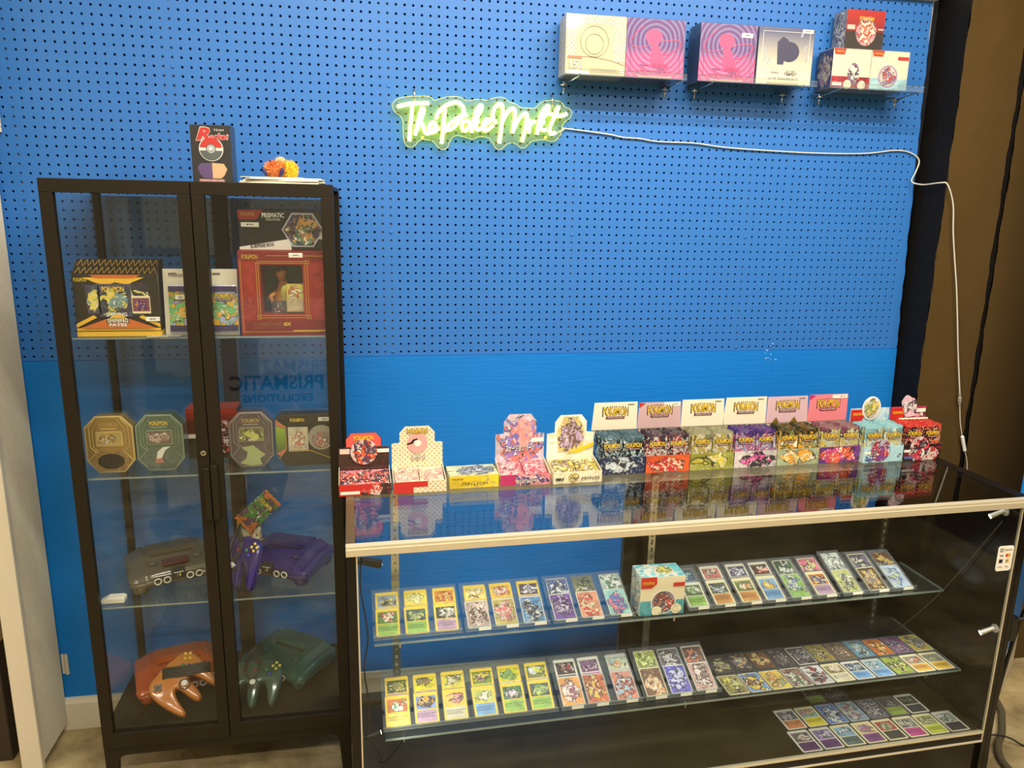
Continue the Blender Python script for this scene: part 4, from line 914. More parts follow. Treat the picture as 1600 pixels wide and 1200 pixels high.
# ================================================================== COUNTER TOP: flat opened boxes with header flaps
JG = 'low opened card boxes along the left of the counter top'
FLATPACK = pack_mesh('flat_pack', 0.064, 0.075, 0.0075, FOIL)
def low_box(a0, a1, b, h, label, front, fc, pc, header, hc, tabw, tabh, sh, front_extra, hb=0.045, k_=0):
    ac = (a0 + a1) / 2; w = a1 - a0; D_ = 0.085
    t = thing('card_display_box', label, 'box', K(ac, b, ZT), TH + radians((0, 0.4, 0.6, -0.5, 0.5)[k_]), JG)
    panel(t, 'front_panel', -w / 2 + 0.0006, w / 2 - 0.0006, 0.0006, h, 0.001, front, fc, 0.9, 0.0012)
    MB().box(-w / 2 + 0.001, w / 2 - 0.001, 0.001, D_, 0.0005, 0.0015).build('base_panel', CARD_IN, t)
    for s_ in (-1, 1):
        x = s_ * (w / 2 - 0.0012)
        MB().prism([(0.001, 0.0015), (D_, 0.0015), (D_, hb + 0.008), (0.001, h)], x - 0.0006, x + 0.0006, 'x').build('side_panel', MAGP if header else front, t, **({} if header else dict(c=fc, s=0.9)))
    if header:
        pts = [(-w / 2 + 0.001, 0.0015), (w / 2 - 0.001, 0.0015), (w / 2 - 0.001, sh), (tabw / 2 + 0.004, sh + 0.002), (tabw / 2 + 0.004, sh + (tabh - sh) * 0.62), (tabw / 2 - 0.012, tabh), (-tabw / 2 + 0.012, tabh), (-tabw / 2 - 0.004, sh + (tabh - sh) * 0.62), (-tabw / 2 - 0.004, sh + 0.002), (-w / 2 + 0.001, sh)]
        MB().prism(pts, D_ - 0.002, D_ - 0.0008).build('header_flap', header, t, c=hc, s=0.8)
    # packs lying inside, two columns
    for s_ in (-0.5, 0.5):
        for q in range(3):
            o = link('flat_pack', FLATPACK, None, loc=K(ac + s_ * (w - 0.006) * 0.49, b + 0.0035 + 0.0008 * q, ZT + h * 0.55 + 0.0062 * q - 0.004), rot=(radians(-90 + 10), 0, TH), c=pc, s=1.1)
            o.rotation_euler = (radians(-80 + 2 * q), 0, TH + radians(random.uniform(-1, 1)))
            if q == 2: tag(o, '%s foil pack lying on top, %s column of the %s low box' % (JC[k_], 'left' if s_ < 0 else 'right', ORD[k_]), 'card pack', 'top packs in the low boxes')
            else: tag(o, '%s pack, %s column, %s below the top one, %s low box' % (JC[k_], 'left' if s_ < 0 else 'right', ('second', 'first')[q], ORD[k_]), 'card pack', 'lower packs of the %s low box' % ORD[k_])
    return t, w
JC = ['red and pink', 'cream and pink', 'yellow', 'coral pink', 'white and yellow']
# 1 red and black
t, w = low_box(-0.040, 0.096, 0.312, 0.032, 'low red and black opened card box with red header, at the counter left end', ART, (S(60, 40, 34), S(214, 60, 44), S(236, 200, 180)), (S(226, 140, 150), S(214, 80, 60), S(60, 40, 50)), SOFT, (S(56, 40, 32), S(120, 40, 44), S(66, 46, 36)), 0.088, 0.148, 0.106, None, k_=0)
MB().prism([(0.088 / 2 * x, z) for (x, z) in ((-1.05, 0.109), (1.05, 0.109), (1.05, 0.131), (0.74, 0.147), (-0.74, 0.147), (-1.05, 0.131))], 0.0815, 0.083).build('red_print', mat('coral_print', S(226, 92, 84), 0.4), t)
MB().prism([(0.036 * cos(k * pi / 10), 0.095 + 0.036 * sin(k * pi / 10)) for k in range(20)], 0.0805, 0.082).build('centre_print', ART, t, c=(S(240, 200, 200), S(226, 90, 40), S(90, 60, 80)), s=1.0)
text(t, 'POKéMON', 0.052, 0.013, (0, 0.080, 0.134), YEL, bold=0.01, arch=0.1)
panel(t, 'red_panel', -0.067, 0.018, 0.018, 0.0315, -0.0003, REDP); panel(t, 'red_panel', -0.067, -0.012, 0.001, 0.018, -0.0003, REDP); panel(t, 'price_tag', -0.064, -0.014, 0.0055, 0.0135, -0.0008, TAGW)
panel(t, 'price_tag', 0.033, 0.067, 0.091, 0.101, 0.0826, TAGW); panel(t, 'white_label', -0.064, -0.038, 0.09, 0.104, 0.0826, mat('pink_label', S(240, 200, 184), 0.5))
# 2 dotted 151
t, w = low_box(0.102, 0.243, 0.310, 0.033, 'low cream opened card box with dotted header and 151, second from the left', DOTS, (0, 0, 0), (S(240, 220, 180), S(226, 150, 140), S(236, 190, 170)), DOTS, (0, 0, 0), 0.088, 0.161, 0.114, None, k_=1)
panel(t, 'red_panel', -0.070, 0.020, 0.017, 0.0325, -0.0003, REDP); panel(t, 'red_panel', -0.070, -0.018, 0.0008, 0.0165, -0.0003, REDP)
text(t, 'POKéMON', 0.056, 0.014, (0, 0.0805, 0.147), INK, bold=0.045, arch=0.2, name='logo_outline'); text(t, 'POKéMON', 0.053, 0.012, (0, 0.080, 0.147), YEL, bold=0.012, arch=0.2)
m2 = MB().prism([(0.028 * cos(k * pi / 14), 0.113 + 0.028 * sin(k * pi / 14)) for k in range(28)], 0.0815, 0.083); m2.build('ball_print', mat('soft_pink_print', S(232, 168, 160), 0.4, var=0.15, scale=60), t)
MB().prism([(-0.028, 0.109), (-0.012, 0.113), (-0.008, 0.120), (0.002, 0.123), (0.0, 0.127), (-0.012, 0.124), (-0.017, 0.117), (-0.028, 0.113)], 0.0808, 0.0815).build('ball_band', BLACK, t); MB().cyl((0.001, 0.0806, 0.113), (0.001, 0.0815, 0.113), 0.0095, n=18).build('ball_button', WHITE, t)
text(t, '151', 0.034, 0.013, (0.002, 0.080, 0.073), mat('silver_print', (0, 0, 0)), bold=0.03); text(t, '151', 0.036, 0.0145, (0.002, 0.0806, 0.0728), GREYINK, bold=0.05)
# 3 closed yellow carton
t = thing('card_display_box', 'closed yellow and grey card box without a header, third on the counter', 'box', K(0.320, 0.322, ZT), TH + radians(0.4), JG)
YC = (S(214, 190, 60), S(190, 186, 150), S(110, 104, 96))
MB().box(-0.068, 0.068, 0, 0.084, 0.0002, 0.037).build('carton', mat('khaki_carton', S(206, 198, 150), 0.45), t, bevel=0.001)
panel(t, 'front_panel', -0.0675, 0.0675, 0.001, 0.0365, -0.0002, SOFT, (S(222, 190, 40), S(206, 196, 120), S(190, 170, 90)), 0.6)
MB().box(-0.0675, 0.0675, 0.001, 0.083, 0.037, 0.0375).build('top_print', ART, t, c=(S(200, 200, 150), S(150, 150, 140), S(110, 104, 110)), s=0.7)
panel(t, 'yellow_band', -0.067, 0.02, 0.021, 0.034, -0.0007, mat('band_yellow', S(232, 196, 40), 0.4)); text(t, 'パラダイムトリガー', 0.075, 0.011, (0.0, -0.0014, 0.0135), mat('print_darkgold', S(92, 80, 40), 0.4), shear=0.2, bold=0.02)
text(t, 'POKéMON', 0.03, 0.006, (-0.046, -0.0014, 0.0275), INK)
# 4 coral pink with katakana title
t, w = low_box(0.391, 0.534, 0.322, 0.032, 'low coral pink opened card box with tall picture header, fourth on the counter', ART, (S(232, 130, 140), S(240, 180, 170), S(90, 60, 130)), (S(240, 130, 130), S(236, 170, 170), S(200, 70, 90)), ART, (S(214, 200, 214), S(236, 130, 120), S(150, 130, 200)), 0.086, 0.181, 0.123, None, k_=3)
panel(t, 'magenta_panel', -0.070, -0.028, 0.001, 0.0315, -0.0003, mat('magenta_panel', S(190, 50, 100), 0.4))
MB().prism([(0.006 + 0.030 * cos(k * pi / 10), 0.126 + 0.042 * sin(k * pi / 10)) for k in range(20)], 0.0812, 0.0828).build('header_picture', SOFT, t, c=(S(240, 150, 140), S(214, 210, 226), S(120, 110, 180)), s=0.7)
text(t, 'フュージョンアーツ', 0.088, 0.022, (0.0, 0.0809, 0.082), INK, shear=0.25, bold=0.06, name='title_outline'); text(t, 'フュージョンアーツ', 0.085, 0.019, (0.0, 0.0802, 0.082), WHITE, shear=0.25, bold=0.02)
text(t, 'フュージョンアーツ', 0.062, 0.0135, (0.006, -0.0009, 0.012), INK, shear=0.25, bold=0.06, name='title_outline'); text(t, 'フュージョンアーツ', 0.060, 0.0115, (0.006, -0.0016, 0.012), WHITE, shear=0.25, bold=0.02)
panel(t, 'price_tag', 0.03, 0.069, 0.098, 0.110, 0.0826, TAGW)
# 5 white and yellow
t, w = low_box(0.540, 0.682, 0.315, 0.034, 'low white and yellow opened card box with crowded header, fifth on the counter', SOFT, (S(236, 226, 190), S(226, 214, 160), S(240, 232, 205)), (S(226, 214, 160), S(200, 180, 60), S(120, 100, 70)), SOFT, (S(238, 230, 204), S(226, 214, 170), S(240, 236, 214)), 0.086, 0.175, 0.122, None, k_=4)
MB().prism([(-0.036, 0.068), (0.036, 0.068), (0.04, 0.13), (0.022, 0.170), (-0.02, 0.170), (-0.04, 0.13)], 0.0812, 0.0828).build('header_picture', ART, t, c=(S(226, 200, 130), S(120, 90, 70), S(190, 160, 190)), s=1.3)
MB().prism([(-0.01, 0.064), (0.07, 0.092), (0.07, 0.081), (0.02, 0.062)], 0.0808, 0.0818).build('yellow_sweep', mat('band_yellow', (0, 0, 0)), t)
text(t, 'VMAX', 0.026, 0.009, (-0.052, -0.0014, 0.014), BLACK, shear=0.3, bold=0.03); text(t, 'クライマックス', 0.054, 0.011, (0.036, -0.0014, 0.0135), GREYINK, shear=0.2, bold=0.03)
MB().prism([(-0.012 + 0.016 * cos(k * pi / 8), 0.017 + 0.0155 * sin(k * pi / 8)) for k in range(16)], -0.0012, -0.0002).build('front_picture', ART, t, c=(S(206, 190, 130), S(80, 70, 60), S(226, 200, 120)), s=1.4)
panel(t, 'price_tag', -0.066, -0.042, 0.096, 0.104, 0.0826, TAGW)

# ================================================================== CARDS IN THE SHOWCASE
CW, CH = 0.063, 0.088
CARD_ME = MB().prism([(-CW / 2 + 0.003, 0), (CW / 2 - 0.003, 0), (CW / 2, 0.003), (CW / 2, CH - 0.003), (CW / 2 - 0.003, CH), (-CW / 2 + 0.003, CH), (-CW / 2, CH - 0.003), (-CW / 2, 0.003)], 0, 0.0008, 'z')
SLV_ME = MB().prism([(-0.0345, -0.004), (0.0345, -0.004), (0.0345, 0.0925), (-0.0345, 0.0925)], -0.0006, 0.0016, 'z').mesh('sleeve', glass('card_sleeve', (0.97, 0.975, 0.98), f0=0.045, rough=0.03, haze=0.04, hcol=(0.85, 0.9, 1.0)))
TOP_ME = MB().prism([(-0.036, -0.006), (0.036, -0.006), (0.036, 0.0945), (-0.036, 0.0945)], -0.0008, 0.0022, 'z').mesh('sleeve', SLV_ME.materials[0])
TOPE_ME = MB().box(-0.0365, -0.0345, -0.006, 0.0945, -0.0008, 0.0022).box(0.0345, 0.0365, -0.006, 0.0945, -0.0008, 0.0022).box(-0.036, 0.036, 0.0925, 0.0945, -0.0008, 0.0022).mesh('sleeve_rim', glass('sleeve_edge', (0.9, 0.9, 0.92), f0=0.06, rough=0.1, haze=0.22, hcol=(0.75, 0.75, 0.8)))
BORD = {'yellow': S(244, 208, 70), 'white': S(226, 220, 204), 'grey': S(120, 118, 112), 'dark': S(50, 46, 44), 'silver': S(196, 196, 190), 'cream': S(236, 224, 180)}
BM = {k: CARD_ME.mesh('trading_card', mat('border_' + k, v, 0.3, var=0.03, coat=0.4)) for k, v in BORD.items()}
PIC_ME = MB().box(-0.0262, 0.0262, 0, 0.037, 0, 0.0003).mesh('picture_panel', ART)
TXT_ME = MB().box(-0.0262, 0.0262, 0, 0.033, 0, 0.0003).mesh('text_panel', SOFT)
FULL_ME = MB().box(-0.0295, 0.0295, 0, 0.082, 0, 0.0003).mesh('picture_panel', ART)
LINE_ME = MB().box(-0.0262, 0.0262, 0, 0.0011, 0, 0.0003).box(-0.0262, 0.018, -0.0045, -0.0036, 0, 0.0003).box(-0.0262, 0.022, -0.009, -0.0081, 0, 0.0003).mesh('text_lines', INK)
def cardobj(loc, tilt, border, kind, pc, tc_, label, group, rz=0.0, sleeve=None):
    o = link('trading_card', BM[border], None, loc=loc, rot=(radians(tilt), 0, TH + radians(rz)))
    tag(o, label, 'card', group)
    if kind == 'full':
        link('picture_panel', FULL_ME, o, loc=(0, 0.003, 0.0008), c=pc, s=1.0)
    else:
        link('picture_panel', PIC_ME, o, loc=(0, 0.0405, 0.0008), c=pc, s=1.25)
        link('text_panel', TXT_ME, o, loc=(0, 0.0045, 0.0008), c=(tc_, tuple(min(1, q * 1.25 + 0.02) for q in tc_), tuple(q * 0.9 for q in tc_)), s=0.7)
        link('text_lines', LINE_ME, o, loc=(0, 0.027, 0.0011))
    if sleeve == 'top':
        link('sleeve', TOP_ME, o); link('sleeve_rim', TOPE_ME, o)
    elif sleeve: link('sleeve', SLV_ME, o)
    return o
G_ = S(150, 190, 90); P_ = S(196, 160, 190); Y_ = S(226, 200, 90); W_ = S(214, 206, 180); B_ = S(120, 170, 220); O_ = S(214, 150, 80); T_ = S(120, 170, 170)
def pal(a, b, c): return (S(*a), S(*b), S(*c))
COLN = lambda n: n
# rows: (border, kind, picture palette, text colour, colour words)
U_FRONT = [('yellow', 'std', pal((90, 130, 60), (190, 70, 50), (220, 220, 190)), G_, 'yellow-edged green'), ('yellow', 'std', pal((60, 80, 90), (190, 190, 110), (110, 140, 80)), G_, 'yellow-edged green and slate'), ('yellow', 'std', pal((50, 46, 40), (210, 206, 196), (120, 120, 90)), P_, 'yellow-edged lilac'),
           ('white', 'full', pal((196, 170, 160), (110, 80, 70), (220, 190, 180)), W_, 'brown and white full-picture'), ('white', 'full', pal((190, 170, 90), (206, 196, 170), (220, 120, 120)), W_, 'tan and pink full-picture'), ('white', 'full', pal((90, 140, 190), (200, 200, 190), (60, 60, 80)), W_, 'blue and white full-picture'),
           ('white', 'full', pal((110, 70, 150), (170, 140, 190), (70, 40, 90)), W_, 'purple full-picture'), ('white', 'full', pal((220, 150, 120), (206, 70, 50), (230, 200, 160)), W_, 'red and peach full-picture'), ('white', 'full', pal((150, 200, 190), (90, 110, 180), (220, 120, 130)), W_, 'teal and blue full-picture')]
U_REAR = [('yellow', 'std', pal((150, 160, 170), (60, 60, 50), (226, 210, 90)), W_, 'yellow-edged grey'), ('yellow', 'std', pal((226, 210, 90), (200, 190, 100), (240, 230, 160)), Y_, 'yellow-edged pale yellow'), ('yellow', 'std', pal((220, 130, 50), (236, 190, 60), (190, 80, 40)), Y_, 'yellow-edged orange'),
          ('yellow', 'std', pal((236, 210, 120), (240, 224, 190), (220, 180, 90)), Y_, 'yellow-edged cream'), ('yellow', 'std', pal((226, 170, 60), (236, 220, 200), (200, 70, 50)), Y_, 'yellow-edged red-centred'), ('yellow', 'std', pal((80, 60, 90), (150, 130, 150), (220, 220, 220)), P_, 'yellow-edged purple-pictured'),
          ('silver', 'full', pal((80, 100, 160), (210, 214, 220), (60, 60, 90)), W_, 'blue and silver full-picture'), ('grey', 'full', pal((110, 110, 90), (170, 170, 110), (70, 80, 60)), W_, 'olive grey full-picture'), ('silver', 'full', pal((170, 190, 180), (226, 226, 220), (90, 120, 100)), W_, 'white and sage full-picture')]
V_FRONT = [('white', 'std', pal((70, 90, 50), (210, 210, 200), (110, 150, 70)), G_, 'white-edged green'), ('cream', 'std', pal((60, 70, 60), (206, 206, 200), (120, 130, 150)), O_, 'cream-edged brown'), ('cream', 'std', pal((110, 120, 60), (226, 220, 200), (206, 140, 60)), O_, 'cream-edged ochre'),
           ('cream', 'std', pal((120, 170, 220), (236, 200, 90), (210, 120, 60)), B_, 'cream-edged sky blue'), ('silver', 'full', pal((150, 190, 90), (90, 120, 170), (206, 210, 190)), W_, 'green and blue full-picture'), ('cream', 'std', pal((210, 120, 40), (60, 70, 130), (236, 190, 80)), P_, 'cream-edged orange and lilac'),
           ('silver', 'full', pal((190, 190, 120), (230, 226, 200), (110, 120, 110)), W_, 'pale yellow full-picture'), ('cream', 'full', pal((90, 60, 40), (214, 180, 90), (150, 130, 120)), W_, 'brown and gold full-picture'), ('silver', 'full', pal((180, 196, 220), (190, 206, 150), (120, 140, 200)), W_, 'pastel blue full-picture')]
V_REAR = [('grey', 'std', pal((60, 80, 110), (160, 200, 210), (90, 120, 130)), B_, 'grey-edged blue'), ('white', 'std', pal((206, 120, 110), (60, 70, 40), (236, 200, 180)), W_, 'white-edged pink and green'), ('white', 'std', pal((60, 60, 90), (200, 200, 214), (110, 100, 130)), W_, 'white-edged navy'),
          ('white', 'std', pal((60, 50, 40), (206, 80, 60), (220, 220, 210)), W_, 'white-edged black and red'), ('white', 'full', pal((60, 90, 50), (206, 210, 196), (40, 50, 40)), W_, 'dark green and white full-picture'), ('white', 'full', pal((214, 120, 140), (150, 90, 100), (200, 190, 120)), W_, 'rose pink full-picture'),
          ('grey', 'full', pal((190, 196, 190), (230, 230, 224), (120, 130, 120)), W_, 'raised silver-white full-picture'), ('cream', 'full', pal((90, 80, 110), (196, 190, 170), (60, 60, 60)), W_, 'yellow-edged mauve full-picture'), ('grey', 'full', pal((110, 60, 40), (190, 160, 70), (60, 40, 40)), W_, 'rust brown full-picture')]
GRP = {}
def stand(a0, a1, bf, z, tilt, label, tags):
    t = thing('card_stand', label, 'stand', K((a0 + a1) / 2, bf, z), TH, 'clear two-tier card stands'); w = (a1 - a0) / 2; c_, s_ = cos(radians(tilt)), sin(radians(tilt))
    m2 = MB()
    for (ob, oz, L_) in ((0.0, 0.0, 0.040), (0.054, 0.0187, 0.105)):
        m2.prism([(ob, oz + 0.0008), (ob + L_ * c_, oz + 0.0008 + L_ * s_), (ob + L_ * c_ + 0.001, oz - 0.0008 + L_ * s_), (ob + 0.0035, oz + 0.0005)], -w, w, 'x')
    m2.build('sloped_plate', ACRY, t)
    MB().box(-w, w, -0.0095, -0.008, 0.0005, 0.012).build('front_lip', ACRY, t)
    MB().box(-w, w, -0.0097, -0.0078, 0.0116, 0.0124).box(-w, w, -0.0097, -0.0078, 0.0002, 0.001).build('lip_edge', EDGEG, t)
    MB().prism([(0.085, 0.0005), (0.122, 0.0005), (0.122, 0.062), (0.120, 0.062)], -w + 0.01, -w + 0.013, 'x').prism([(0.085, 0.0005), (0.122, 0.0005), (0.122, 0.062), (0.120, 0.062)], w - 0.013, w - 0.01, 'x').build('support_fin', ACRY, t)
    for x in tags: MB().box(x - 0.017, x + 0.017, -0.0104, -0.0097, 0.0015, 0.0105).build('price_tag', TAGW, t)
    return t
def tier(avals, rowF, rowR, bf, z, tilt, shelf, side, sleeve):
    for i, a in enumerate(avals):
        if i < len(rowF):
            b_, k_, pc, tc_, cw = rowF[i]
            cardobj(K(a, bf, z + 0.0035), tilt, b_, k_, pc, tc_, '%s card, %s in the %s front row, %s' % (cw, ORD[i], side, shelf), 'cards on the %s' % shelf, random.uniform(-1, 1), sleeve)
        if i < len(rowR):
            b_, k_, pc, tc_, cw = rowR[i]
            dz = 0.012 if cw.startswith('raised') else 0.0
            cardobj(K(a + 0.002, bf + 0.054 + dz, z + 0.0235 + dz * 0.5), tilt, b_, k_, pc, tc_, '%s card, %s in the %s rear row, %s' % (cw, ORD[i], side, shelf), 'cards on the %s' % shelf, random.uniform(-1, 1), sleeve)
TL = 25
A1 = [0.078, 0.156, 0.236, 0.325, 0.402, 0.481, 0.570, 0.648, 0.732]
A2 = [0.972, 1.056, 1.140, 1.218, 1.302, 1.387, 1.475, 1.566, 1.650]
Z1, Z2 = 0.6055, 0.4005
tier(A1, U_FRONT, U_REAR, 0.238, Z1, TL, 'upper shelf', 'left', True)
tier(A2, V_FRONT, V_REAR, 0.238, Z1, 24, 'upper shelf', 'right', 'top')
for i in range(3):
    stand(A1[3 * i] - 0.040, A1[3 * i + 2] + 0.041, 0.238, Z1, TL, 'clear card stand under cards %s, left half of the upper shelf' % ('one to three', 'four to six', 'seven to nine')[i], [] if i == 0 else [A1[3 * i + j] - (A1[3 * i] + A1[3 * i + 2]) / 2 + 0.012 for j in range(3)])
    stand(A2[3 * i] - 0.038, A2[3 * i + 2] + 0.038, 0.238, Z1, 24, 'clear card stand under cards %s, right half of the upper shelf' % ('one to three', 'four to six', 'seven to nine')[i], [A2[3 * i + j] - (A2[3 * i] + A2[3 * i + 2]) / 2 + 0.008 for j in range(3)])
# lower shelf, left part on stands
L_FRONT = [('yellow', 'std', pal((210, 110, 60), (120, 160, 80), (226, 226, 220)), Y_, 'yellow-edged red and green'), ('yellow', 'std', pal((110, 150, 220), (226, 170, 50), (90, 60, 50)), P_, 'yellow-edged blue and lilac'), ('yellow', 'std', pal((230, 190, 90), (226, 150, 150), (120, 60, 80)), W_, 'yellow-edged pink-pictured'),
           ('yellow', 'std', pal((190, 190, 90), (226, 226, 210), (150, 150, 70)), B_, 'yellow-edged blue-text'), ('yellow', 'std', pal((60, 110, 60), (226, 214, 226), (150, 110, 150)), G_, 'yellow-edged white-winged'), ('yellow', 'std', pal((60, 70, 80), (196, 210, 110), (110, 150, 90)), G_, 'yellow-edged slate-pictured'),
           ('white', 'full', pal((220, 150, 70), (230, 210, 200), (150, 90, 110)), W_, 'white-edged orange'), ('silver', 'full', pal((190, 90, 60), (236, 200, 90), (150, 60, 60)), W_, 'red and yellow full-picture'), ('silver', 'full', pal((206, 120, 90), (160, 190, 210), (150, 50, 50)), W_, 'red and pale blue full-picture'),
           ('cream', 'full', pal((110, 70, 50), (210, 190, 150), (200, 130, 80)), W_, 'cream-edged brown full-picture'), ('white', 'full', pal((90, 80, 180), (190, 190, 226), (60, 50, 130)), W_, 'violet full-picture'), ('white', 'full', pal((190, 150, 140), (226, 214, 206), (120, 90, 90)), W_, 'white-edged dusty pink full-picture')]
L_REAR = [('yellow', 'std', pal((70, 80, 50), (226, 214, 40), (150, 140, 80)), P_, 'yellow-edged dark-pictured'), ('yellow', 'std', pal((226, 214, 30), (110, 90, 70), (150, 120, 60)), P_, 'yellow-edged bright yellow'), ('yellow', 'std', pal((214, 200, 60), (226, 214, 180), (150, 130, 60)), Y_, 'yellow-edged gold-pictured'),
          ('yellow', 'std', pal((110, 140, 50), (226, 196, 40), (130, 90, 110)), G_, 'yellow-edged olive'), ('yellow', 'std', pal((226, 220, 30), (120, 160, 70), (150, 190, 80)), W_, 'yellow-edged lime'), ('yellow', 'std', pal((120, 130, 80), (226, 220, 40), (210, 214, 220)), W_, 'yellow-edged grey-green'),
          ('white', 'std', pal((50, 50, 46), (150, 60, 60), (190, 180, 170)), S(50, 76, 96), 'white-edged black'), ('white', 'std', pal((130, 90, 130), (196, 150, 180), (90, 60, 90)), S(200, 120, 170), 'white-edged purple'), ('silver', 'std', pal((190, 190, 160), (150, 180, 190), (206, 150, 90)), W_, 'silver-edged pale'),
          ('cream', 'full', pal((170, 180, 90), (214, 220, 140), (130, 140, 60)), W_, 'lime green full-picture'), ('silver', 'full', pal((90, 80, 84), (190, 184, 186), (60, 54, 60)), W_, 'charcoal and silver full-picture'), ('white', 'full', pal((90, 70, 60), (200, 110, 70), (60, 54, 70)), W_, 'white-edged dark sunset')]
A3 = [0.096, 0.172, 0.249, 0.330, 0.409, 0.486, 0.573, 0.645, 0.730, 0.816, 0.890, 0.966]
tier(A3, L_FRONT, L_REAR, 0.140, Z2, TL, 'lower shelf', 'left', True)
for i in range(4):
    stand(A3[3 * i] - 0.040, A3[3 * i + 2] + 0.040, 0.140, Z2, TL, 'clear card stand under cards %s, left half of the lower shelf' % ('one to three', 'four to six', 'seven to nine', 'ten to twelve')[i], [A3[3 * i + j] - (A3[3 * i] + A3[3 * i + 2]) / 2 + 0.006 for j in range(3)] if i > 1 else [])
# lower shelf, right part lying flat
F_FRONT = [('cream', 'full', pal((150, 140, 90), (90, 84, 60), (206, 196, 90)), 'olive and gold'), ('white', 'full', pal((110, 150, 200), (110, 70, 40), (226, 200, 80)), 'blue and brown'), ('cream', 'full', pal((206, 180, 80), (220, 150, 80), (120, 140, 80)), 'yellow-orange'), ('white', 'full', pal((120, 80, 60), (226, 220, 206), (90, 110, 70)), 'white and brown'), ('white', 'full', pal((206, 206, 206), (150, 40, 50), (50, 46, 56)), 'white, red and black'),
           ('cream', 'std', pal((150, 140, 100), (236, 214, 200), (190, 170, 110)), 'cream with pale round picture'), ('white', 'std', pal((46, 56, 80), (206, 214, 220), (80, 90, 110)), 'white-edged navy'), ('silver', 'std', pal((120, 170, 190), (214, 220, 214), (90, 140, 160)), 'pale aqua'), ('grey', 'full', pal((150, 170, 60), (60, 66, 40), (214, 210, 110)), 'lime and black'), ('cream', 'std', pal((150, 150, 130), (200, 100, 50), (206, 200, 180)), 'cream-edged orange-shelled'), ('cream', 'std', pal((130, 134, 120), (206, 180, 60), (150, 150, 150)), 'cream-edged gold-centred')]
F_TXT = [W_, W_, W_, W_, W_, W_, B_, B_, G_, S(226, 170, 60), S(226, 180, 50)]
F_REAR = [('dark', 'full', pal((70, 60, 50), (120, 110, 90), (180, 170, 120)), 'dark brown'), ('dark', 'full', pal((60, 50, 44), (190, 160, 110), (110, 90, 110)), 'dark blue-edged tan'), ('dark', 'full', pal((110, 70, 40), (60, 50, 50), (196, 160, 90)), 'dark chestnut'), ('dark', 'full', pal((70, 46, 56), (50, 40, 46), (110, 90, 90)), 'dark plum'), ('white', 'full', pal((70, 60, 66), (110, 100, 104), (50, 46, 50)), 'white-edged charcoal'),
          ('grey', 'full', pal((150, 130, 50), (80, 74, 60), (190, 176, 110)), 'dull gold'), ('grey', 'full', pal((110, 84, 60), (90, 86, 80), (150, 110, 60)), 'dull brown'), ('grey', 'full', pal((90, 140, 170), (70, 76, 80), (150, 170, 170)), 'steel blue'), ('grey', 'full', pal((206, 110, 30), (110, 70, 60), (226, 170, 60)), 'burnt orange'), ('grey', 'full', pal((130, 80, 130), (70, 66, 90), (180, 120, 150)), 'violet grey'), ('cream', 'full', pal((206, 180, 60), (150, 150, 150), (110, 100, 70)), 'cream-edged gold')]
for i in range(11):
    a = 1.051 + i * 0.0677
    b_, k_, pc, cw = F_FRONT[i]
    cardobj(K(a, 0.110, Z2 + 0.0006), 0, b_, k_, pc, F_TXT[i], '%s card lying flat, %s in the right front row, lower shelf' % (cw, ORD[i]), 'flat cards on the lower shelf', random.uniform(-0.8, 0.8), True)
    b_, k_, pc, cw = F_REAR[i]
    cardobj(K(a + 0.008, 0.208 + (0.002 if i % 2 else 0), Z2 + 0.0006), 0, b_, k_, pc, W_, '%s card lying flat, %s in the right rear row, lower shelf' % (cw, ORD[i]), 'flat cards on the lower shelf', random.uniform(-0.8, 0.8), True)
# deck: three short rows lying flat
D1 = [('white', 'std', pal((90, 80, 84), (200, 190, 180), (150, 120, 100)), S(90, 40, 90), 'dark-pictured purple-text'), ('white', 'std', pal((130, 110, 160), (70, 60, 100), (190, 180, 200)), S(96, 50, 110), 'violet-pictured purple-text'), ('cream', 'std', pal((120, 170, 200), (200, 214, 214), (80, 110, 150)), S(90, 110, 110), 'blue-pictured grey-text'), ('cream', 'std', pal((214, 190, 140), (190, 120, 130), (150, 120, 170)), S(130, 70, 130), 'pastel-pictured plum-text'), ('cream', 'std', pal((170, 60, 60), (110, 120, 70), (190, 180, 150)), S(66, 66, 50), 'red-pictured black-text'), ('cream', 'std', pal((120, 130, 120), (206, 196, 180), (90, 80, 90)), S(190, 70, 140), 'grey-pictured magenta-text'), ('cream', 'std', pal((150, 150, 90), (206, 206, 160), (110, 110, 60)), S(190, 200, 40), 'khaki-pictured lime-text'), ('white', 'std', pal((150, 160, 150), (70, 84, 60), (206, 210, 206)), S(46, 46, 42), 'white-edged black-text')]
D2 = [('white', 'std', pal((80, 84, 100), (150, 150, 170), (190, 190, 180)), S(206, 130, 70), 'white-edged orange-text'), ('cream', 'std', pal((130, 180, 180), (200, 170, 90), (180, 110, 150)), S(226, 206, 40), 'cream-edged yellow-text'), ('silver', 'full', pal((90, 120, 190), (206, 210, 214), (70, 60, 90)), W_, 'blue and white full-picture'), ('silver', 'full', pal((130, 160, 190), (190, 190, 180), (150, 110, 130)), W_, 'pale blue full-picture'), ('grey', 'full', pal((110, 104, 120), (160, 156, 160), (80, 76, 84)), W_, 'smoky violet full-picture'), ('grey', 'std', pal((80, 76, 80), (130, 126, 130), (60, 60, 60)), S(150, 170, 60), 'grey-edged moss-text'), ('white', 'std', pal((56, 60, 50), (110, 120, 80), (80, 76, 70)), S(54, 54, 48), 'white-edged dark full')]
D3 = [('dark', 'std', pal((84, 70, 76), (130, 120, 110), (60, 54, 56)), S(120, 130, 50), 'dark-edged green-text'), ('dark', 'full', pal((66, 50, 54), (90, 76, 76), (50, 44, 44)), W_, 'dark maroon full-picture')]
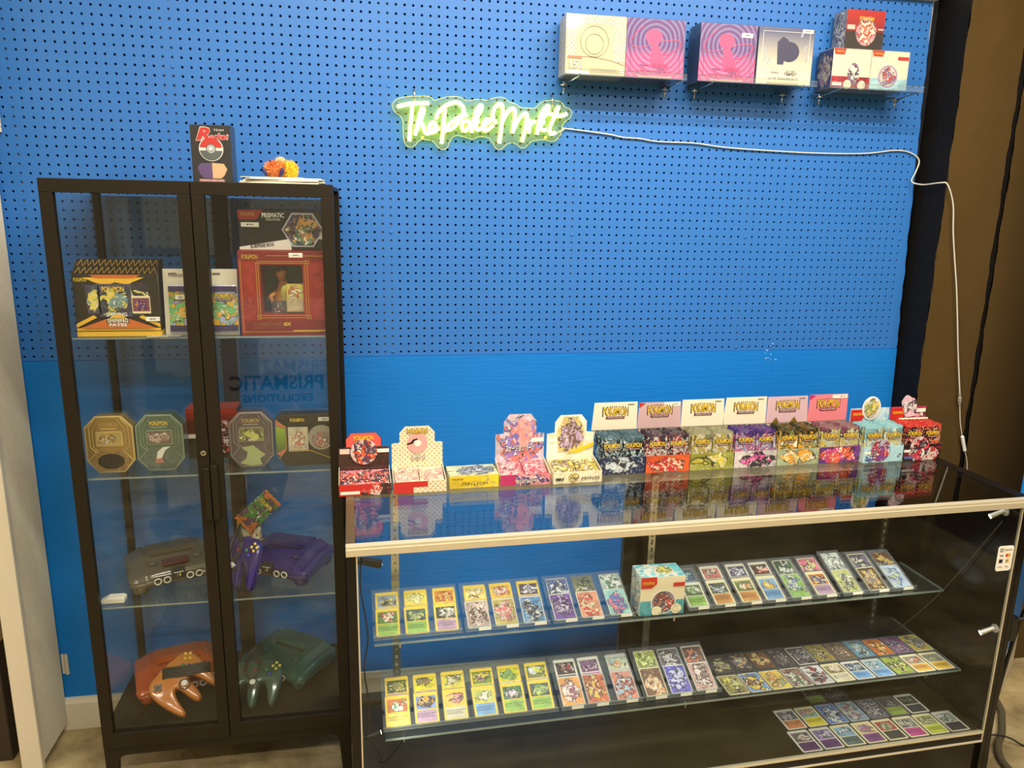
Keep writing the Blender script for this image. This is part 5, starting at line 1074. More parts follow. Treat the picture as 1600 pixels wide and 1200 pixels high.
for j, (row, b, dx) in enumerate(((D1, 0.014, 1.236), (D2, 0.108, 1.247), (D3, 0.203, 1.380))):
    for i, (b_, k_, pc, tc_, cw) in enumerate(row):
        a = dx + i * 0.0688
        if j == 2 and i == 1: a += 0.006
        cardobj(K(a, b, ZD + 0.0006), 0, b_, k_, pc, tc_, '%s card lying flat, %s in the %s row, showcase floor' % (cw, ORD[i], ('front', 'middle', 'short rear')[j]), 'flat cards on the showcase floor', random.uniform(-0.6, 0.6), True)
# teal and white card box standing on the upper shelf
t = thing('booster_box', 'teal and white card box with round picture standing in the middle of the upper shelf', 'box', K(0.846, 0.222, Z1 + 0.0006), TH + radians(-2))
MB().box(-0.066, 0.066, 0, 0.078, 0, 0.118).build('carton', MAGP, t, bevel=0.0008)
panel(t, 'lower_print', -0.0655, 0.0655, 0.0005, 0.045, -0.0002, SOFT, pal((80, 160, 170), (120, 190, 196), (60, 140, 150)), 0.6)
MB().box(-0.0655, 0.0655, 0.0005, 0.0775, 0.118, 0.1186).build('top_print', SOFT, t, c=pal((120, 200, 210), (180, 220, 220), (236, 230, 220)), s=0.5)
MB().prism([(0.012 + 0.03 * cos(k * pi / 12), 0.036 + 0.024 * sin(k * pi / 12)) for k in range(24)], 0.1186, 0.1192, 'z').build('round_badge', ART, t, c=pal((226, 206, 190), (150, 170, 90), (230, 200, 90)), s=0.9)
MB().box(-0.0667, -0.066, 0.0005, 0.0775, 0.0005, 0.1175).build('side_print', ART, t, c=pal((190, 200, 190), (120, 150, 140), (220, 190, 150)), s=0.8)
MB().prism([(-0.0655, 0.118), (-0.02, 0.118), (-0.018, 0.098), (-0.034, 0.084), (-0.0655, 0.084)], -0.001, -0.0002).build('red_tab', REDP, t)
text(t, 'POKéMON', 0.034, 0.009, (-0.044, -0.0016, 0.1), YEL, arch=0.1)
panel(t, 'red_strip', 0.03, 0.0645, 0.086, 0.098, -0.0008, REDP)
MB().prism([(0.003 + 0.037 * cos(k * pi / 14), 0.04 + 0.037 * sin(k * pi / 14)) for k in range(28)], -0.0012, -0.0006).build('round_frame', WHITE, t)
MB().prism([(0.003 + 0.034 * cos(k * pi / 14), 0.04 + 0.034 * sin(k * pi / 14)) for k in range(28)], -0.0017, -0.0012).build('round_picture', ART, t, c=pal((150, 130, 150), (90, 80, 90), (190, 60, 50)), s=0.9)
for (x, z, r) in ((-0.016, 0.014, 0.015), (0.042, 0.018, 0.016)): MB().prism([(x + r * cos(k * pi / 9), max(0.001, z + r * sin(k * pi / 9))) for k in range(18)], -0.0021, -0.0017).build('round_print', SOFT, t, c=pal((226, 214, 180), (150, 140, 110), (240, 230, 200)), s=1.4)

# ================================================================== CABINET CONTENTS
# top shelf, left: gold and black gift box (two stacked), tapering top
GZ = SH[0] + 0.0004
GB = mat('gift_black', S(44, 36, 26), 0.35, var=0.25, scale=60, coat=0.4); GLD = mat('gift_gold', S(236, 186, 60), 0.35, var=0.08); ORG = mat('gift_orange', S(206, 110, 50), 0.35, var=0.12)
t = thing('gift_box', 'black and gold window box reading SHINING FATES on the left of the top shelf', 'box', (-0.704, -0.37, GZ))
MB().box(-0.102, 0.102, 0.0, 0.075, 0, 0.0135).build('lower_carton', GLD, t, bevel=0.001)
MB().prism([(0.0, 0.0145), (0.0, 0.160), (0.045, 0.195), (0.07, 0.195), (0.075, 0.0145)], -0.101, 0.101, 'x').build('carton', GB, t, bevel=0.001)
m2 = MB()
for k in range(14):
    for j in range(2):
        x = -0.094 + k * 0.0138; u0 = j * 0.5; 
        p = lambda x_, u: (x_, -0.0005 + 0.045 * u, 0.1605 + 0.035 * u)
        m2.tube([p(x, u0 + 0.05), p(x + 0.0065, u0 + 0.45)], 0.0005, 4).tube([p(x + 0.0065, u0 + 0.45), p(x + 0.013, u0 + 0.05)], 0.0005, 4)
m2.build('gold_lattice', GOLD, t)
panel(t, 'gold_band', -0.1005, 0.1005, 0.0155, 0.0225, -0.0003, GLD)
def poly(parent, name, pts, y, m, c=None, s=1.0, t_=0.0008): return MB().prism(pts, y - t_, y).build(name, m, parent, c=c, s=s)
poly(t, 'gold_flare', [(-0.075, 0.152), (0.07, 0.152), (0.048, 0.143), (0.028, 0.134), (0.0, 0.140), (-0.022, 0.132), (-0.05, 0.140)], -0.0003, GLD); poly(t, 'orange_flare', [(-0.06, 0.1585), (0.062, 0.1585), (0.045, 0.150), (-0.045, 0.150)], -0.0009, ORG)
poly(t, 'window_picture', [(-0.08, 0.138), (-0.058, 0.132), (-0.04, 0.142), (0.03, 0.136), (0.08, 0.14), (0.074, 0.08), (0.088, 0.075), (0.06, 0.055), (-0.07, 0.055), (-0.062, 0.075)], -0.0002, ART, pal((56, 50, 62), (90, 84, 86), (206, 196, 110)), 0.8)
for (x0, x1, z0, z1) in ((-0.07, -0.038, 0.06, 0.132), (-0.042, 0.036, 0.052, 0.136)):
    panel(t, 'foil_pack_front', x0, x1, z0, z1, -0.0009, FOIL, pal((70, 66, 84), (120, 150, 150), (226, 206, 90)), 0.9, 0.003)
text(t, 'POKéMON', 0.052, 0.014, (-0.006, -0.0045, 0.122), YEL, bold=0.01, arch=0.15); text(t, 'POKéMON', 0.03, 0.010, (-0.082, -0.0014, 0.146), YEL)
text(t, 'SHINING', 0.05, 0.010, (-0.002, -0.0045, 0.058), WHITE, bold=0.02)
panel(t, 'inner_card', 0.036, 0.08, 0.06, 0.105, -0.001, mat('border_cream', (0, 0, 0))); panel(t, 'inner_picture', 0.038, 0.078, 0.066, 0.100, -0.0017, ART, pal((120, 60, 90), (206, 120, 50), (90, 50, 110)), 1.1)
poly(t, 'orange_fan', [(-0.092, 0.0225), (0.092, 0.0225), (0.024, 0.048), (0.0, 0.054), (-0.024, 0.048)], -0.0042, ORG); poly(t, 'gold_fan', [(-0.028, 0.043), (0.028, 0.043), (0.012, 0.055), (0.0, 0.059), (-0.012, 0.055)], -0.0046, GLD)
for s_ in (-1, 1): poly(t, 'gold_wing', [(s_ * 0.1, 0.024), (s_ * 0.1, 0.034), (s_ * 0.058, 0.056), (s_ * 0.05, 0.05)][::(1 if s_ > 0 else -1)], -0.0011, GLD)
text(t, 'SHINING', 0.054, 0.0125, (0, -0.0062, 0.0425), BLACK, bold=0.07, name='title_outline'); text(t, 'SHINING', 0.05, 0.010, (0, -0.0068, 0.0425), WHITE, bold=0.02); text(t, 'FATES', 0.042, 0.0085, (0, -0.0062, 0.0315), WHITE, bold=0.03)
price_tag(t, 0.084, 0.046, -0.0042, 0.034, 0.011, '$49.99')
# two hanging packs on cards
PURP = mat('deep_purple', S(60, 48, 84), 0.35, coat=0.4)
for k, (x, lab) in enumerate(((-0.553, 'white backing card with a purple-ended foil pack, behind the left door edge'), (-0.444, 'white backing card with a purple-ended foil pack, beside the red window box'))):
    t = thing('blister_card', lab, 'card pack', (x, -0.352, GZ), 0.0, 'packs on backing cards')
    MB().prism([(0.0, 0.0), (0.0016, 0.0), (0.0166, 0.172), (0.015, 0.172)], -0.044 + 0.012 * k, 0.044 - 0.012 * k, 'x').build('backing_card', mat('backing_white', S(226, 216, 190), 0.5, var=0.04), t)
    PKM = bpy.data.meshes.get('blister_pack') or pack_mesh('blister_pack', 0.062, 0.125, 0.007, FOIL)
    p = link('foil_pack', PKM, t, loc=(0.0, -0.0035, 0.006), rot=(radians(-4.5), 0, 0), c=pal((170, 170, 206), (120, 190, 120), (236, 180, 50)), s=0.8)
    MB().box(-0.0305, 0.0305, -0.0042, -0.0032, 0.108, 0.122).box(-0.0305, 0.0305, -0.0042, -0.0032, 0.004, 0.020).build('purple_end', PURP, p)
    logo(t, 0.048, 0.014, (0.0, -0.0008, 0.102), caption=True)
    panel(t, 'small_print', -0.03, -0.01, 0.158, 0.162, 0.0125, GREYINK)
    if k == 0:
        price_tag(t, 0.0, 0.100, -0.0030, 0.026, 0.011, '$9'); text(t, 'POKéMON', 0.034, 0.008, (-0.012, 0.0122, 0.155), GREYINK)
for k, (x, y, r) in enumerate(((-0.585, -0.365, 8), (-0.555, -0.372, -14))):
    o = link('trading_card', BM['white'], None, loc=(x, y - 0.004, GZ + 0.0004 + 0.0012 * k), rot=(0, 0, radians(90 + r)), scale=(0.42, 0.6, 1)); tag(o, 'small white leaflet lying flat before the packs on the top shelf, %s' % ('lower one' if k == 0 else 'upper one'), 'leaflet', 'leaflets on the top shelf')
    link('picture_panel', FULL_ME, o, loc=(0, 0.003, 0.0008), c=pal((150, 150, 150), (90, 90, 100), (206, 200, 190)), s=1.0)
# red window box with figure, and black box on top of it
REDB = mat('brick_red', S(150, 44, 34), 0.45, var=0.06); REDD = mat('brick_red_dark', S(120, 32, 28), 0.45)
t = thing('window_box', 'large dark red window box with gold lines on the right of the top shelf', 'box', (-0.2905, -0.372, GZ))
MB().box(-0.112, -0.058, 0, 0.12, 0, 0.222).box(0.050, 0.112, 0, 0.12, 0, 0.222).box(-0.058, 0.050, 0, 0.12, 0, 0.056).box(-0.058, 0.050, 0, 0.12, 0.186, 0.222).box(-0.058, 0.050, 0.09, 0.12, 0.056, 0.186).build('carton', REDB, t)
MB().box(-0.058, 0.050, 0.088, 0.09, 0.056, 0.186).build('window_back', mat('window_dark', S(40, 44, 36), 0.5, var=0.3, scale=25), t)
MB().box(-0.058, 0.050, 0.002, 0.003, 0.056, 0.186).build('window_film', GLASS, t)
panel(t, 'dark_band', -0.1, 0.112, 0.004, 0.040, -0.0003, REDD); panel(t, 'dark_band', -0.112, 0.112, 0.196, 0.221, -0.0003, REDD)
panel(t, 'swirl_print', -0.104, -0.072, 0.045, 0.186, -0.0003, SOFT, (S(150, 44, 34), S(132, 36, 30), S(164, 56, 44)), 0.7); panel(t, 'swirl_print', 0.072, 0.110, 0.045, 0.186, -0.0003, SOFT, (S(150, 44, 34), S(132, 36, 30), S(164, 56, 44)), 0.7)
def gl(x0, x1, z0, z1): panel(t, 'gold_line', x0, x1, z0, z1, -0.0012, GOLD)
for x in (-0.107, -0.068, -0.063, 0.056, 0.062): gl(x, x + 0.0012, 0.05 if x > -0.1 else 0.01, 0.192 if x > -0.1 else 0.2)
for z in (0.046, 0.052, 0.190, 0.1945, 0.209): gl(-0.066 if z < 0.2 else -0.04, 0.062 if z < 0.2 else 0.105, z, z + 0.0012)
gl(-0.107, 0.09, 0.0085, 0.0097)
for (x, z) in ((-0.070, 0.043), (0.058, 0.043), (0.058, 0.189)):
    for d in (0, 0.008): gl(x + d, x + d + 0.0012, z, z + 0.010); gl(x, x + 0.010, z + d, z + d + 0.0012)
text(t, 'POKéMON', 0.040, 0.012, (-0.082, -0.0016, 0.206), GOLD, bold=0.02, arch=0.15)
text(t, 'CHARIZARD', 0.074, 0.011, (-0.044, -0.0016, 0.030), mat('dull_gold', S(150, 96, 50), 0.4, 0.2), bold=0.01); text(t, 'ex', 0.022, 0.010, (0.006, -0.0016, 0.030), GOLD, shear=0.3, bold=0.04)
text(t, 'SUPER-PREMIUM COLLECTION', 0.08, 0.005, (-0.044, -0.0016, 0.0195), mat('dull_gold', (0, 0, 0)))
panel(t, 'gold_strip', 0.02, 0.11, 0.010, 0.0135, -0.001, GOLD)
price_tag(t, 0.034, 0.2115, -0.001, 0.035, 0.0115, '$139.99')
# plain moulded figure and a card behind the window
m2 = MB().tube([(-0.006, 0.05, 0.058), (-0.008, 0.05, 0.09), (-0.006, 0.052, 0.118), (-0.008, 0.055, 0.14)], [0.022, 0.024, 0.018, 0.010], 14).tube([(-0.008, 0.055, 0.138), (-0.012, 0.05, 0.160), (0.0, 0.042, 0.168)], [0.010, 0.014, 0.007], 12)
m2.tube([(-0.022, 0.05, 0.112), (-0.040, 0.04, 0.098), (-0.032, 0.03, 0.082)], [0.008, 0.007, 0.006], 10)
m2.build('moulded_figure', mat('amber_plastic', S(176, 104, 40), 0.45), t, smooth=True)
MB().ball((0.0, 0.032, 0.105), (0.014, 0.010, 0.026), 12, 8).build('figure_front', mat('straw_plastic', S(190, 170, 80), 0.45), t, smooth=True)
panel(t, 'foil_pack_front', -0.036, 0.012, 0.057, 0.088, 0.026, FOIL, pal((60, 56, 52), (120, 60, 50), (90, 84, 70)), 1.0, 0.003)
panel(t, 'inner_card', 0.004, 0.050, 0.060, 0.136, 0.014, GOLD, t=0.001); panel(t, 'inner_picture', 0.006, 0.048, 0.096, 0.133, 0.0128, ART, pal((226, 200, 90), (236, 226, 180), (206, 110, 40)), 1.1); panel(t, 'inner_text', 0.006, 0.048, 0.063, 0.095, 0.0128, SOFT, pal((214, 180, 140), (226, 196, 150), (190, 150, 110)), 0.8)
t = thing('surprise_box', 'black wide box reading SURPRISE BOX lying on the red window box', 'box', (-0.288, -0.345, GZ + 0.2225))
MB().box(-0.112, 0.112, 0, 0.08, 0, 0.104).build('carton', mat('glossy_black', S(20, 19, 18), 0.22, coat=0.5), t, bevel=0.001)
poly(t, 'red_tab', [(-0.1118, 0.1035), (-0.05, 0.1035), (-0.066, 0.078), (-0.1118, 0.078)], -0.0002, mat('crimson_print', S(150, 36, 40), 0.4)); text(t, 'POKéMON', 0.034, 0.010, (-0.088, -0.0016, 0.092), GOLD, arch=0.1)
text(t, 'PRISMATIC', 0.056, 0.0125, (-0.024, -0.0012, 0.090), WHITE, bold=0.02); text(t, 'EVOLUTIONS', 0.036, 0.005, (-0.024, -0.0012, 0.079), WHITE)
price_tag(t, -0.083, 0.0655, -0.0004, 0.045, 0.0115, '$40')
poly(t, 'silver_sweep', [(-0.1118, 0.001), (0.02, 0.001), (0.018, 0.030), (-0.1118, 0.008)], -0.0002, mat('sweep_silver', S(206, 200, 186), 0.4)); text(t, 'SURPRISE BOX', 0.060, 0.0095, (-0.054, -0.0014, 0.0125), BLACK, bold=0.02, rot=(pi / 2, radians(-7), 0))
hexp = [(0.05 + 0.054 * cos(pi / 3 * k), 0.053 + 0.0505 * sin(pi / 3 * k) * 1.1547 * 0.866) for k in range(6)]
poly(t, 'hexagon_frame', hexp, -0.0003, mat('prism_silver', S(190, 196, 206), 0.25, 0.4)); poly(t, 'hexagon_picture', [(0.05 + (x - 0.05) * 0.92, 0.053 + (z - 0.053) * 0.92) for x, z in hexp], -0.0011, ART, pal((70, 64, 90), (206, 150, 80), (90, 120, 90)), 0.7)
poly(t, 'silver_wedge', [(0.085, 0.03), (0.1118, 0.06), (0.1118, 0.03)], -0.0002, mat('sweep_silver', (0, 0, 0)))
# middle shelf: tins
TZ = SH[1] + 0.0004
def tin(x, y, label, base, dark, light, logoc, picc, w=0.122, h=0.158, motif=None):
    t = thing('card_tin', label, 'tin', (x, y, TZ), 0, 'tins on the middle shelf'); c_ = 0.028
    o8 = [(-w / 2 + c_, 0), (w / 2 - c_, 0), (w / 2, c_ * 1.2), (w / 2, h - c_ * 1.1), (w / 2 - c_, h), (-w / 2 + c_, h), (-w / 2, h - c_ * 1.1), (-w / 2, c_ * 1.2)]
    ins = lambda f: [(px_ * (1 - f * 2 / w), h / 2 + (pz - h / 2) * (1 - f * 2 / h)) for px_, pz in o8]
    MB().prism(ins(0.002), 0.004, 0.042).build('tin_body', base, t, bevel=0.001)
    MB().prism(o8, 0.0, 0.006).build('tin_lid', light, t, bevel=0.0012)
    MB().prism(ins(0.004), -0.0006, 0.0).build('lid_face', base, t)
    # stepped frame that pinches in at the waist
    wx = w / 2
    for s_ in (-1, 1):
        m2 = MB().tube([(s_ * (wx - 0.030), -0.001, h - 0.006), (s_ * (wx - 0.012), -0.001, h - 0.030), (s_ * (wx - 0.012), -0.001, h * 0.46), (s_ * (wx - 0.026), -0.001, h * 0.37), (s_ * (wx - 0.004), -0.001, 0.033)], 0.0012, 5)
        m2.tube([(s_ * (wx - 0.038), -0.001, h - 0.010), (s_ * (wx - 0.020), -0.001, h - 0.036), (s_ * (wx - 0.020), -0.001, h * 0.47), (s_ * (wx - 0.032), -0.001, h * 0.37)], 0.0008, 5)
        m2.build('embossed_line', light, t)
    MB().prism([(-0.034, 0.074), (0.034, 0.074), (0.034, 0.112), (0.030, 0.116), (-0.030, 0.116), (-0.034, 0.112)], -0.0026, -0.0006).build('card_frame', light, t, bevel=0.001)
    panel(t, 'window_picture', -0.031, 0.031, 0.077, 0.1135, -0.0026, ART, picc, 1.0)
    poly(t, 'lower_print', [(-wx + 0.028, 0.004), (wx - 0.028, 0.004), (wx - 0.010, 0.034), (wx - 0.032, 0.062), (-wx + 0.032, 0.062), (-wx + 0.010, 0.034)], -0.0006, SOFT, dark, 0.7)
    if motif: motif(t)
    text(t, 'POKéMON', 0.046, 0.0125, (0, -0.0012, 0.134), logoc, bold=0.015, arch=0.15); panel(t, 'caption_strip', -0.02, 0.02, 0.1215, 0.1255, -0.0007, light)
    w8 = [(px_ * 1.03, h / 2 + (pz - h / 2) * 1.02 + 0.0016) for px_, pz in o8]
    MB().prism(w8, -0.0045, 0.0455).build('plastic_wrap', WRAP, t)
    return t
GT = mat('tin_gold', S(176, 142, 72), 0.35, 0.5); GTL = mat('tin_gold_light', S(226, 196, 120), 0.35, 0.4); GTD = mat('logo_dull', S(206, 170, 90), 0.35, 0.3)
def m_gold(t):
    MB().prism([(0.034 * cos(k * pi / 9), 0.032 + 0.022 * sin(k * pi / 9)) for k in range(18)], -0.0014, -0.0006).build('pale_print', SOFT, t, c=pal((226, 210, 180), (190, 160, 120), (240, 230, 206)), s=1.2)
tin(-0.7665, -0.338, 'gold octagonal tin in clear wrap, at the left end of the middle shelf', GT, pal((150, 116, 60), (176, 140, 80), (130, 96, 50)), GTL, GTD, pal((190, 160, 90), (220, 190, 120), (150, 120, 60)), motif=m_gold)
TT = mat('tin_teal', S(92, 118, 98), 0.35, 0.4); TTL = mat('tin_teal_light', S(150, 172, 146), 0.35, 0.4)
def m_teal(t):
    MB().prism([(0.006, 0.066), (0.026, 0.068), (0.012, 0.058), (0.002, 0.036), (-0.012, 0.034), (-0.008, 0.054)], -0.0018, -0.0006).build('white_print', WHITE, t); MB().prism([(-0.016, 0.022), (0.006, 0.022), (0.002, 0.036), (-0.014, 0.035)], -0.0016, -0.0006).build('rose_print', mat('rose_print', S(196, 120, 110), 0.4), t)
tin(-0.640, -0.336, 'teal green octagonal tin in clear wrap, right of the gold tin', TT, pal((86, 104, 92), (100, 120, 104), (76, 90, 84)), TTL, YEL, pal((110, 100, 90), (150, 110, 100), (190, 170, 150)), motif=m_teal)
MT = mat('tin_mauve', S(92, 82, 86), 0.35, 0.4); MTL = mat('tin_mauve_light', S(160, 146, 140), 0.35, 0.4)
def m_mauve(t):
    MB().prism([(-0.028, 0.058), (0.004, 0.063), (0.022, 0.046), (0.036, 0.036), (0.02, 0.024), (0.026, 0.006), (-0.004, 0.004), (-0.034, 0.012), (-0.016, 0.026), (-0.012, 0.044)], -0.0016, -0.0006).build('sage_print', mat('sage_print', S(168, 178, 120), 0.4), t)
tin(-0.401, -0.336, 'grey mauve octagonal tin in clear wrap, right of the door lock', MT, pal((80, 70, 78), (96, 86, 92), (66, 58, 66)), MTL, GTD, pal((110, 120, 60), (190, 190, 90), (90, 80, 60)), w=0.117, motif=m_mauve)
t = thing('card_tin', 'black and green wide tin with a price label, right end of the middle shelf', 'tin', (-0.258, -0.343, TZ), 0, 'tins on the middle shelf'); t.location.x = -0.2572
o8 = [(-0.052, 0), (0.06, 0), (0.084, 0.0), (0.086, 0.02), (0.086, 0.14), (0.075, 0.15), (-0.064, 0.15), (-0.078, 0.136), (-0.078, 0.036)]
MB().prism(o8, 0, 0.045).build('tin_body', mat('tin_black', S(34, 32, 26), 0.35, 0.3, var=0.4, scale=70), t, bevel=0.002)
poly(t, 'green_side', [(-0.077, 0.04), (-0.077, 0.118), (-0.052, 0.110), (-0.052, 0.052)], -0.0004, grad_mat('green_fade', S(60, 90, 30), S(150, 180, 50), 0.04, 0.12)); poly(t, 'pink_corner', [(-0.077, 0.120), (-0.077, 0.132), (-0.052, 0.118), (-0.052, 0.111)], -0.0004, mat('pink_corner', S(200, 110, 100), 0.4)); poly(t, 'pink_corner', [(-0.077, 0.038), (-0.066, 0.03), (-0.05, 0.048), (-0.054, 0.052)], -0.0004, mat('pink_corner', (0, 0, 0)))
MB().tube([(-0.077, -0.001, 0.136), (-0.05, -0.001, 0.114), (-0.05, -0.001, 0.05), (-0.07, -0.001, 0.024)], 0.0012, 5).tube([(-0.044, -0.001, 0.044), (0.016, -0.001, 0.044), (0.07, -0.001, 0.02)], 0.0012, 5).build('gold_line', GOLD, t)
panel(t, 'inner_card', -0.044, 0.010, 0.046, 0.114, -0.001, mat('border_silver', (0, 0, 0))); panel(t, 'inner_picture', -0.042, 0.008, 0.048, 0.112, -0.0017, ART, pal((196, 180, 150), (226, 214, 190), (190, 120, 100)), 1.1)
MB().cyl((0.046, -0.002, 0.082), (0.046, -0.0006, 0.082), 0.036, n=32).build('round_token', mat('token_silver', S(170, 166, 150), 0.3, 0.3), t); MB().cyl((0.046, -0.0026, 0.076), (0.046, -0.002, 0.076), 0.026, n=28).build('token_print', ART, t, c=pal((160, 150, 140), (190, 120, 100), (110, 104, 96)), s=1.1)
text(t, 'POKéMON', 0.038, 0.010, (-0.018, -0.0014, 0.134), YEL, bold=0.01, arch=0.12); price_tag(t, 0.056, 0.135, -0.0006, 0.034, 0.011, '$25')
MB().prism([(x * 1.02, z * 1.02) for x, z in o8], -0.004, 0.048).build('plastic_wrap', WRAP, t)
t = thing('booster_box', 'red and black box standing behind the cabinet door edge on the middle shelf', 'box', (-0.520, -0.245, TZ))
MB().box(-0.072, 0.068, 0, 0.08, 0, 0.147).build('carton', mat('print_black', (0, 0, 0)), t, bevel=0.001)
panel(t, 'front_print', -0.0715, 0.0675, 0.07, 0.1465, -0.0003, grad_mat('dark_red_fade', S(96, 24, 18), S(190, 50, 34), 0.0, 0.04)); panel(t, 'white_label', -0.068, -0.03, 0.062, 0.074, -0.001, TAGW)
MB().prism([(0.03 + 0.03 * cos(k * pi / 10), 0.065 + 0.05 * sin(k * pi / 10)) for k in range(20)], -0.0014, -0.0004).build('centre_print', ART, t, c=pal((206, 60, 40), (236, 200, 200), (90, 30, 40)), s=0.9); MB().box(-0.072, 0.068, 0.002, 0.078, 0.147, 0.1476).build('pink_top', mat('coral_print', (0, 0, 0)), t)

# game consoles
def console(name, label, loc, rz, shell, dark, logo_on=True, red=None, cat='console'):
    t = thing(name, label, cat, loc, rz, 'game consoles in the cabinet')
    Wd, Dp = 0.128, 0.185
    def prof(x, y):
        ax = abs(x)
        z = 0.058 + 0.016 * min(1, max(0, (y - 0.03) / 0.07))
        z -= 0.012 * max(0, (0.045 - y) / 0.045) ** 2
        if ax > 0.078: z -= 0.016 * min(1, ((ax - 0.078) / 0.03)) * (0.4 + 0.6 * min(1, y / 0.09)) - 0.004
        if 0.085 < y < 0.125 and ax < 0.075: z += 0.003
        if 0.09 < y < 0.112 and ax < 0.062: z -= 0.010
        return z
    nx, ny = 54, 40; mb = MB()
    def outline(u, v):
        x = (u * 2 - 1) * Wd; y = v * Dp; r = 0.022
        dx = max(0, abs(x) - (Wd - r)); 
        y0 = 0.020 * (1 - min(1, abs(x) / 0.088) ** 4) * 0.35
        ys = y0 + v * (Dp - y0)
        e = r - math.sqrt(max(0, r * r - dx * dx))
        ys = max(ys, e * 0.9); ys = min(ys, Dp - e * 0.9)
        return x, ys
    for j in range(ny + 1):
        for i in range(nx + 1):
            u = i / nx; v = j / ny; x, y = outline(u, v)
            ed = min(1, min(u, 1 - u) * 18, v * 13, (1 - v) * 13)
            mb.v.append((x, y, prof(x, y) - 0.009 * (1 - ed) ** 2))
    for j in range(ny):
        for i in range(nx):
            a = j * (nx + 1) + i; mb.f.append((a, a + 1, a + nx + 2, a + nx + 1))
    ring_ = [i for i in range(nx + 1)] + [(j * (nx + 1) + nx) for j in range(1, ny + 1)] + [ny * (nx + 1) + i for i in range(nx - 1, -1, -1)] + [j * (nx + 1) for j in range(ny - 1, 0, -1)]
    prev = ring_
    for (zl, ins) in ((0.040, -0.0015), (0.037, -0.0015), (0.0365, 0.001), (0.0345, 0.001), (0.034, -0.0015), (0.016, 0.004), (0.014, 0.012)):
        b = len(mb.v); cur = []
        for k in ring_:
            x, y, z = mb.v[k]; f = 1 - ins / 0.1
            mb.v.append((x * (1 - ins / Wd), Dp / 2 + (y - Dp / 2) * (1 - ins * 2 / Dp), zl)); cur.append(len(mb.v) - 1)
        n_ = len(ring_)
        for q in range(n_): mb.f.append((prev[q], cur[q], cur[(q + 1) % n_], prev[(q + 1) % n_]))
        prev = cur
    mb.f.append(tuple(prev[::-1]))
    mb.build('shell', shell, t, smooth=True)
    for x in (-0.100, 0.100):
        for y in (0.024, 0.160):
            MB().tube([(x, y, 0.0), (x, y, 0.004), (x, y, 0.02), (x, y, 0.034)], [0.017, 0.021, 0.023, 0.023], 20).build('foot', shell, t, smooth=True)
    MB().box(-0.066, 0.066, 0.0035, 0.02, 0.018, 0.043).build('port_panel', dark, t, bevel=0.003)
    WR = mat('port_ring', S(222, 216, 200), 0.4)
    for x in (-0.056, -0.031, 0.031, 0.056):
        MB().ring((x, 0.0025, 0.031), 0.0088, 0.0019, 'y', 22, 8).build('port_ring', WR, t, smooth=True)
        MB().cyl((x, 0.003, 0.031), (x, 0.0045, 0.031), 0.0085, n=18).build('port_socket', mat('socket_grey', S(70, 66, 58), 0.5), t)
        MB().tube([(x - 0.0045, 0.0024, 0.028), (x - 0.003, 0.0024, 0.032), (x, 0.0024, 0.0335), (x + 0.003, 0.0024, 0.032), (x + 0.0045, 0.0024, 0.028)], 0.0014, 6).build('port_pins', mat('pin_dark', S(30, 28, 26), 0.4), t)
    MB().prism([(0.0, 0.030), (-0.0015, 0.050), (0.012, 0.058), (0.016, 0.058), (0.016, 0.030)], -0.0185, 0.0185, 'x').build('badge', BLACK, t)
    if logo_on:
        b = [(S(40, 130, 70)), S(226, 190, 50), S(50, 80, 170), S(200, 50, 40)]
        m2 = [MB().box(-0.005, -0.002, -0.0022, -0.0012, 0.036, 0.046), MB().box(0.002, 0.005, -0.0022, -0.0012, 0.036, 0.046), MB().prism([(-0.002, 0.046), (0.000, 0.046), (0.002, 0.036), (0.0, 0.036)], -0.0022, -0.0012), MB().box(-0.005, -0.003, -0.0024, -0.0014, 0.036, 0.040)]
        for k, q in enumerate(m2): q.build('emblem', mat('emblem_%d' % k, b[k], 0.4), t)
        panel(t, 'emblem_line', -0.013, 0.013, 0.0485, 0.0505, -0.0012, WHITE)
    if red: MB().box(-0.036, 0.036, 0.022, 0.062, 0.0655, 0.0725).build('expansion_lid', red, t, bevel=0.003)
    MB().box(-0.060, 0.060, 0.088, 0.112, 0.064, 0.0675).build('cartridge_flap', dark, t, bevel=0.001)
    MB().box(-0.068, 0.068, 0.125, 0.178, 0.072, 0.0775).build('top_panel', shell, t, bevel=0.004, smooth=False)
    for x in (-0.062, 0.062):
        MB().ball((x, 0.055, 0.0675), (0.011, 0.0075, 0.0045), 14, 8).ring((x, 0.055, 0.0672), 0.012, 0.0009, 'z', 20, 6).build('switch', shell, t, smooth=True)
    return t
def plast(n, c, rough=0.22): return mat(n, c, rough, var=0.18, scale=14, coat=0.6)
SMK, PRPL, ORNG, TEAL = plast('smoke_plastic', S(92, 84, 66)), plast('purple_plastic', S(38, 26, 104)), plast('orange_plastic', S(190, 84, 16)), plast('teal_plastic', S(46, 86, 74))
CZ = SH[2] + 0.0004; BZ = 0.2504
console('game_console', 'smoky grey see-through game console on the third shelf, behind the left door', (-0.634, -0.288, CZ), radians(22), SMK, plast('smoke_dark', S(70, 60, 44)), True, plast('dark_red_plastic', S(86, 34, 28)))
console('game_console', 'dark purple see-through game console on the third shelf, behind the right door', (-0.388, -0.292, CZ), radians(-25), PRPL, plast('purple_dark', S(26, 18, 50)), True)
console('game_console', 'orange see-through game console on the cabinet floor, under its controller', (-0.655, -0.262, BZ), radians(18), ORNG, plast('orange_dark', S(150, 60, 12)), True)
console('game_console', 'teal green see-through game console on the cabinet floor, behind the right door', (-0.412, -0.222, BZ), radians(-36), TEAL, plast('teal_dark', S(34, 50, 40)), True)
